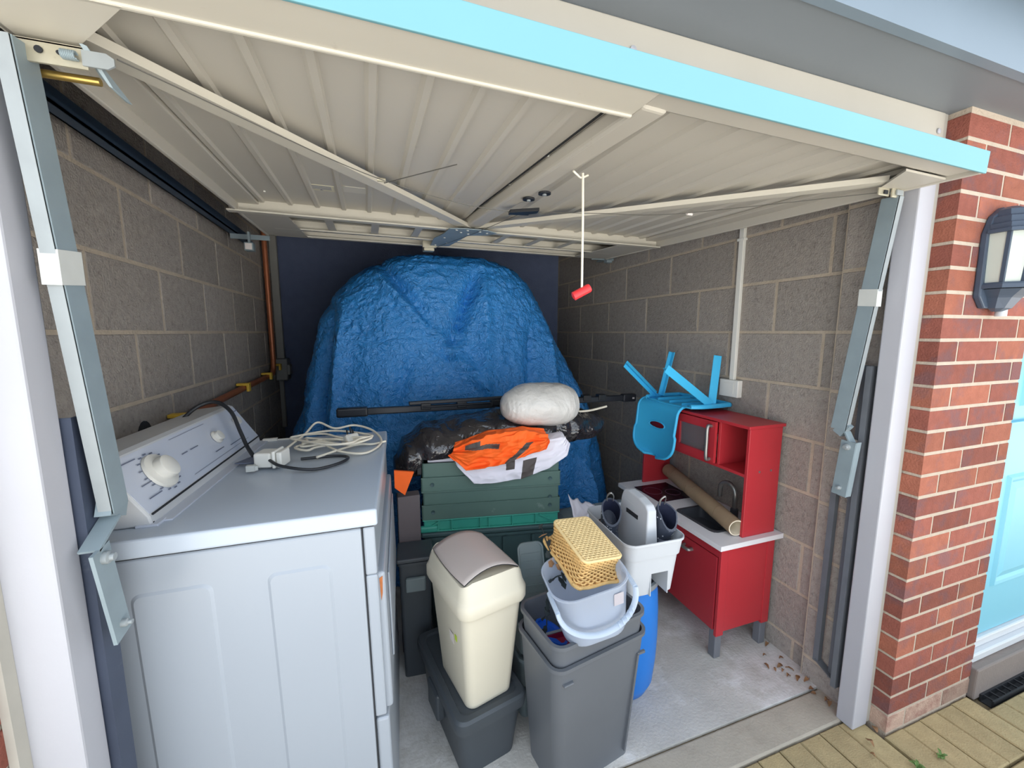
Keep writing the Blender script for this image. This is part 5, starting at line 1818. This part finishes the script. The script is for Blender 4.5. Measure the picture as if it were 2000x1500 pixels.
def seat_pt(u, v):
    x_ = 1.435 + 0.245 * u
    hw = 0.165 + 0.012 * math.sin(u * PI)
    y_ = 1.69 + (v * 2 - 1) * hw
    z_ = ZS2 + 0.010 + 0.016 * (abs(v * 2 - 1) ** 3) * 0 - 0.006 * math.sin(v * PI)
    return Vector((x_, y_, z_))


MB().grid(seat_pt, 10, 12).build('seat', m_chair, ch, smooth=50, solid=0.006, soff=1)
# rim under the seat, now uppermost
rim = [(1.435, YA + 0.02), (1.50, YA), (1.64, YA + 0.005), (1.675, YA + 0.04), (1.678, YZ - 0.04), (1.64, YZ - 0.005), (1.50, YZ), (1.435, YZ - 0.02)]
MB().tube(smooth_path([(x_, y_, ZS2 + 0.020) for x_, y_ in rim], 5), 0.013, 8, flat=0.8).build('seat_rim', m_chair, ch, smooth=50)
for y_ in (1.60, 1.69, 1.78):
    MB().bar((1.45, y_, ZS2 + 0.018), (1.67, y_, ZS2 + 0.018), 0.004, 0.014).build('seat_rib', m_chair, ch)
# backrest curving down in front of the kitchen
oval_c, oval_r = (0.70, 0.5), (0.075, 0.19)


def back_pt(u, v):
    """u 0 at the seat .. 1 at the lower end"""
    if u < 0.30:
        f = u / 0.30
        a = f * PI / 2
        x_ = 1.470 - 0.052 * math.sin(a)
        z_ = ZS2 + 0.010 - 0.052 * (1 - math.cos(a))
    else:
        f = (u - 0.30) / 0.70
        x_ = 1.418 - 0.028 * f
        z_ = ZS2 - 0.042 - 0.238 * f
    if u < 0.62:
        hw = 0.155 + 0.002 * math.cos(u * 5)
    else:
        hw = 0.163 - 0.0 * u
    if u > 0.72:
        hw *= math.sqrt(max(0.0, 1 - ((u - 0.72) / 0.28) ** 2.4)) * 0.7 + 0.3
    s = v * 2 - 1
    y_ = 1.735 + s * hw
    x_ += 0.030 * (1 - s * s) * min(1, u * 2) - 0.012
    return Vector((x_, y_, z_))


NUb, NVb = 48, 40
g = [[back_pt(i / NUb, j / NVb) for j in range(NVb + 1)] for i in range(NUb + 1)]
q = MB()
idx = {}
for i in range(NUb + 1):
    for j in range(NVb + 1):
        idx[i, j] = len(q.v)
        q.v.append(g[i][j])


def in_oval(i, j):
    u, v = (i + .5) / NUb, (j + .5) / NVb
    return ((u - 0.52) / 0.058) ** 2 + ((v - 0.53) / 0.20) ** 2 < 1


for i in range(NUb):
    for j in range(NVb):
        if not in_oval(i, j):
            q.f.append([idx[i, j], idx[i, j + 1], idx[i + 1, j + 1], idx[i + 1, j]])
            q.mi.append(0)
q.build('backrest', m_chair, ch, smooth=50, solid=0.006, soff=0)
ed = [g[i][0] for i in range(0, NUb + 1, 2)] + [g[NUb][j] for j in range(2, NVb + 1, 2)] + [g[i][NVb] for i in range(NUb - 2, -1, -2)]
MB().tube(ed, 0.0075, 8).build('backrest_rim', m_chair, ch, smooth=50)
ov = []
for k in range(33):
    a = 2 * PI * k / 32
    ov.append(back_pt(0.52 + 0.058 * math.cos(a), 0.53 + 0.20 * math.sin(a)) + Vector((-0.003, 0, 0)))
MB().tube(ov, 0.0045, 6, caps=False).build('grip_hole_rim', m_chair, ch, smooth=50)
for (a, b, wv) in (((1.545, 1.512, ZS2 + 0.028), (1.250, 1.488, 1.280), 1), ((1.560, 1.520, ZS2 + 0.022), (1.605, 1.545, 1.330), 1),
                   ((1.500, 1.868, ZS2 + 0.028), (1.245, 1.800, 1.280), -1), ((1.535, 1.862, ZS2 + 0.022), (1.602, 1.868, 1.332), -1)):
    q = MB()
    a, b = Vector(a), Vector(b)
    q.bar(a, b, 0.006, 0.040, up=(0.5, 0, 1))
    q.bar(a + Vector((0, 0.014 * wv, 0)), b + Vector((0, 0.012 * wv, 0)), 0.026, 0.005, up=(1, 0, 1))
    q.build('leg', m_chair, ch, bevel=0.0025)

# ================================================================== FRONT DOOR AND STEP
fd = thing('door_1', None, None, (2.65, 0.80, 0.185))
fd['kind'] = 'structure'
FX0, FX1, FZ0, FZ1 = 2.245, 3.175, 0.190, 2.06
MB().box(FX0, FX1, 0.808, 0.850, FZ0, FZ1).build('leaf', m_frontdoor, fd, bevel=0.002)
MB().box(2.200, FX0, 0.790, 0.86, 0.11, 2.06).box(FX1, 3.22, 0.790, 0.86, 0.11, 2.06).build('frame', m_frontdoor, fd)
for (x0, x1) in ((2.36, 2.66), (2.76, 3.06)):
    for (z0, z1) in ((0.40, 0.88), (1.16, 1.52), (1.62, 1.92)):
        q = MB()
        cxp, czp = (x0 + x1) / 2, (z0 + z1) / 2
        hxp, hzp = (x1 - x0) / 2, (z1 - z0) / 2
        rings = []
        for e, yy in ((0.0, 0.8085), (0.010, 0.798), (0.022, 0.800), (0.034, 0.806), (0.060, 0.799)):
            rings.append([Vector((cxp + sx * (hxp - e), yy, czp + sz * (hzp - e))) for sx, sz in ((-1, -1), (1, -1), (1, 1), (-1, 1))])
        q.loft(rings, False, True)
        q.build('panel_moulding', m_frontdoor, fd)
MB().box(2.52, 2.86, 0.796, 0.809, 0.965, 1.045).build('letterbox', m_brass, fd, bevel=0.004)
MB().box(2.20, 3.22, 0.79, 0.86, 1.095, 1.103).build('glazing_bar', m_frontdoor, fd)
q = MB().box(2.20, 3.22, 0.772, 0.87, 0.115, 0.150).box(2.20, 3.22, 0.792, 0.87, 0.150, 0.188)
struct(q.build('trim_door_sill', m_upvc, bevel=0.006))
struct(MB().box(2.205, 3.22, 0.745, 0.90, -0.02, 0.113).build('trim_door_step', m_step, bevel=0.006))
dg_ = thing('drain_grate', 'black channel drain grate in front of the blue door step', 'drain grate', (2.75, 0.72, -0.02))
q = MB().box(2.24, 3.22, 0.738, 0.744, -0.03, 0.002).box(2.24, 3.22, 0.704, 0.710, -0.03, 0.002).box(2.24, 3.22, 0.71, 0.738, -0.03, -0.026)
q.build('channel', m_black, dg_)
for k in range(22):
    MB().box(2.25 + k * 0.045, 2.256 + k * 0.045, 0.709, 0.739, -0.006, 0.0).build('bar', m_black, dg_)

# ================================================================== WALL LANTERN
LX, LZ = 1.925, 1.672
ln = thing('wall_lantern', 'slate grey wall lantern with pale glass on the red brick pier', 'lantern', (LX, 0.70, 1.53))
# back plate with a pointed head
bp2 = [(-0.095, -0.115), (-0.06, -0.150), (0.06, -0.150), (0.095, -0.115), (0.100, 0.08), (0.075, 0.135), (0.03, 0.165), (-0.03, 0.165), (-0.075, 0.135), (-0.100, 0.08)]
MB().prism([(LX + a, 0.745, LZ + b) for a, b in bp2], (0, 0.018, 0)).build('back_plate', m_lamp, ln, bevel=0.004)


def lring(hw, d, z, ch_=0.02):
    """half-hexagon plan: against the wall at y=.745, standing out by d"""
    return [Vector((LX - hw, 0.746, z)), Vector((LX - hw, 0.746 - d * 0.55, z)), Vector((LX - hw * 0.55, 0.746 - d, z)), Vector((LX + hw * 0.55, 0.746 - d, z)), Vector((LX + hw, 0.746 - d * 0.55, z)), Vector((LX + hw, 0.746, z))]


q = MB().loft([lring(0.094, 0.082, LZ - 0.090), lring(0.094, 0.082, LZ - 0.078), lring(0.088, 0.076, LZ - 0.072)], True, True)
q.build('base_ring', m_lamp, ln)
q = MB().loft([lring(0.082, 0.070, LZ - 0.092), lring(0.060, 0.05, LZ - 0.112), lring(0.055, 0.045, LZ - 0.118), lring(0.040, 0.03, LZ - 0.150), lring(0.016, 0.014, LZ - 0.160)], True, True)
q.build('lower_bowl', m_lamp, ln)
q = MB().loft([lring(0.104, 0.092, LZ + 0.078), lring(0.104, 0.092, LZ + 0.088), lring(0.094, 0.082, LZ + 0.092), lring(0.092, 0.080, LZ + 0.106), lring(0.082, 0.070, LZ + 0.110), lring(0.078, 0.066, LZ + 0.128), lring(0.066, 0.054, LZ + 0.134), lring(0.058, 0.046, LZ + 0.152), lring(0.02, 0.02, LZ + 0.166)], True, True)
q.build('hood', m_lamp, ln)
lo, hi = lring(0.080, 0.068, LZ - 0.072), lring(0.090, 0.078, LZ + 0.078)
for k in range(5):
    q = MB().add([lo[k], lo[k + 1], hi[k + 1], hi[k]], [(0, 1, 2, 3)])
    q.build('pane', m_frost, ln, solid=0.002)
for k in range(1, 5):
    MB().bar(lo[k], hi[k], 0.009, 0.009, up=(0, 1, 0)).build('glazing_post', m_lamp, ln)
MB().lathe([(0.014, -0.02), (0.014, 0.02)], 12, (LX + 0.02, 0.738, LZ - 0.155)).build('sensor', m_upvc, ln, smooth=40)

# ================================================================== LEAVES AND WEEDS
rl = random.Random(21)
lf = []
for k in range(9):
    q = MB()
    l, w_ = rl.uniform(0.015, 0.036), rl.uniform(0.008, 0.016)
    nseg = 5
    vs = []
    for i in range(nseg + 1):
        t = i / nseg
        hw = w_ * math.sin(PI * min(1, max(0.04, t))) * 0.5 + 0.001
        zc = 0.012 * math.sin(t * PI) * rl.uniform(0.4, 1.0)
        vs += [Vector((t * l, -hw, zc + 0.005 * rl.random())), Vector((t * l, 0, zc)), Vector((t * l, hw, zc + 0.006 * rl.random()))]
    fs = []
    for i in range(nseg):
        for s in (0, 1):
            a = i * 3 + s
            fs.append((a, a + 1, a + 4, a + 3))
    q.add(vs, fs)
    lf.append(q.mesh('dead_leaf', m_leaftan, smooth=60))
spots = [(1.64, 1.13), (1.62, 1.10), (1.635, 1.06), (1.60, 1.08), (1.58, 1.05), (1.625, 1.01), (1.60, 1.02), (1.63, 0.97), (1.57, 1.10), (1.61, 0.95), (1.645, 1.20), (1.55, 1.13), (1.60, 1.16), (1.63, 0.92), (1.605, 0.90)]
for k, (x_, y_) in enumerate(spots):
    o = bpy.data.objects.new('dead_leaf', lf[k % 9])
    COL.objects.link(o)
    o.location = (x_, y_, 0.003)
    o.rotation_euler = (rl.uniform(-.2, .2), rl.uniform(-.15, .15), rl.uniform(0, 6.28))
    tag(o, 'brown dead leaf littered along foot of the right wall', 'leaf', 'dead leaves along the right wall')
for (x_, y_, lb) in ((1.665, 0.775, 'curled brown leaf at foot of the right white post'), (1.60, 0.775, 'curled tan leaf on pavers by right white post'), (1.555, 0.735, 'small tan leaf on the pavers in front of the sill')):
    o = bpy.data.objects.new('dead_leaf', lf[rl.randrange(9)])
    COL.objects.link(o)
    o.location = (x_, y_, 0.001)
    o.rotation_euler = (0, 0, rl.uniform(0, 6.28))
    tag(o, lb, 'leaf')
for (x_, y_, lb) in ((1.655, 0.655, 'small green weed growing between pavers near the right post'), (1.775, 0.650, 'larger green weed growing between pavers near the brick pier')):
    q = MB()
    for k in range(12):
        a = rl.uniform(0, 6.28)
        leaf_mesh(q, Vector((x_, y_, 0.0)), (math.cos(a), math.sin(a), rl.uniform(0.15, 0.6)), (0, 0, 1), rl.uniform(0.012, 0.028), 0.008)
    o = q.build('weed', m_weed)
    tag(o, lb, 'weed')

for o in bpy.data.objects:
    if o.name.split('.')[0] in ('rivets', 'screws', 'printed_markings', 'stars', 'sticker_print', 'printed_marks', 'latch_holes'):
        o['kind'] = 'stuff'
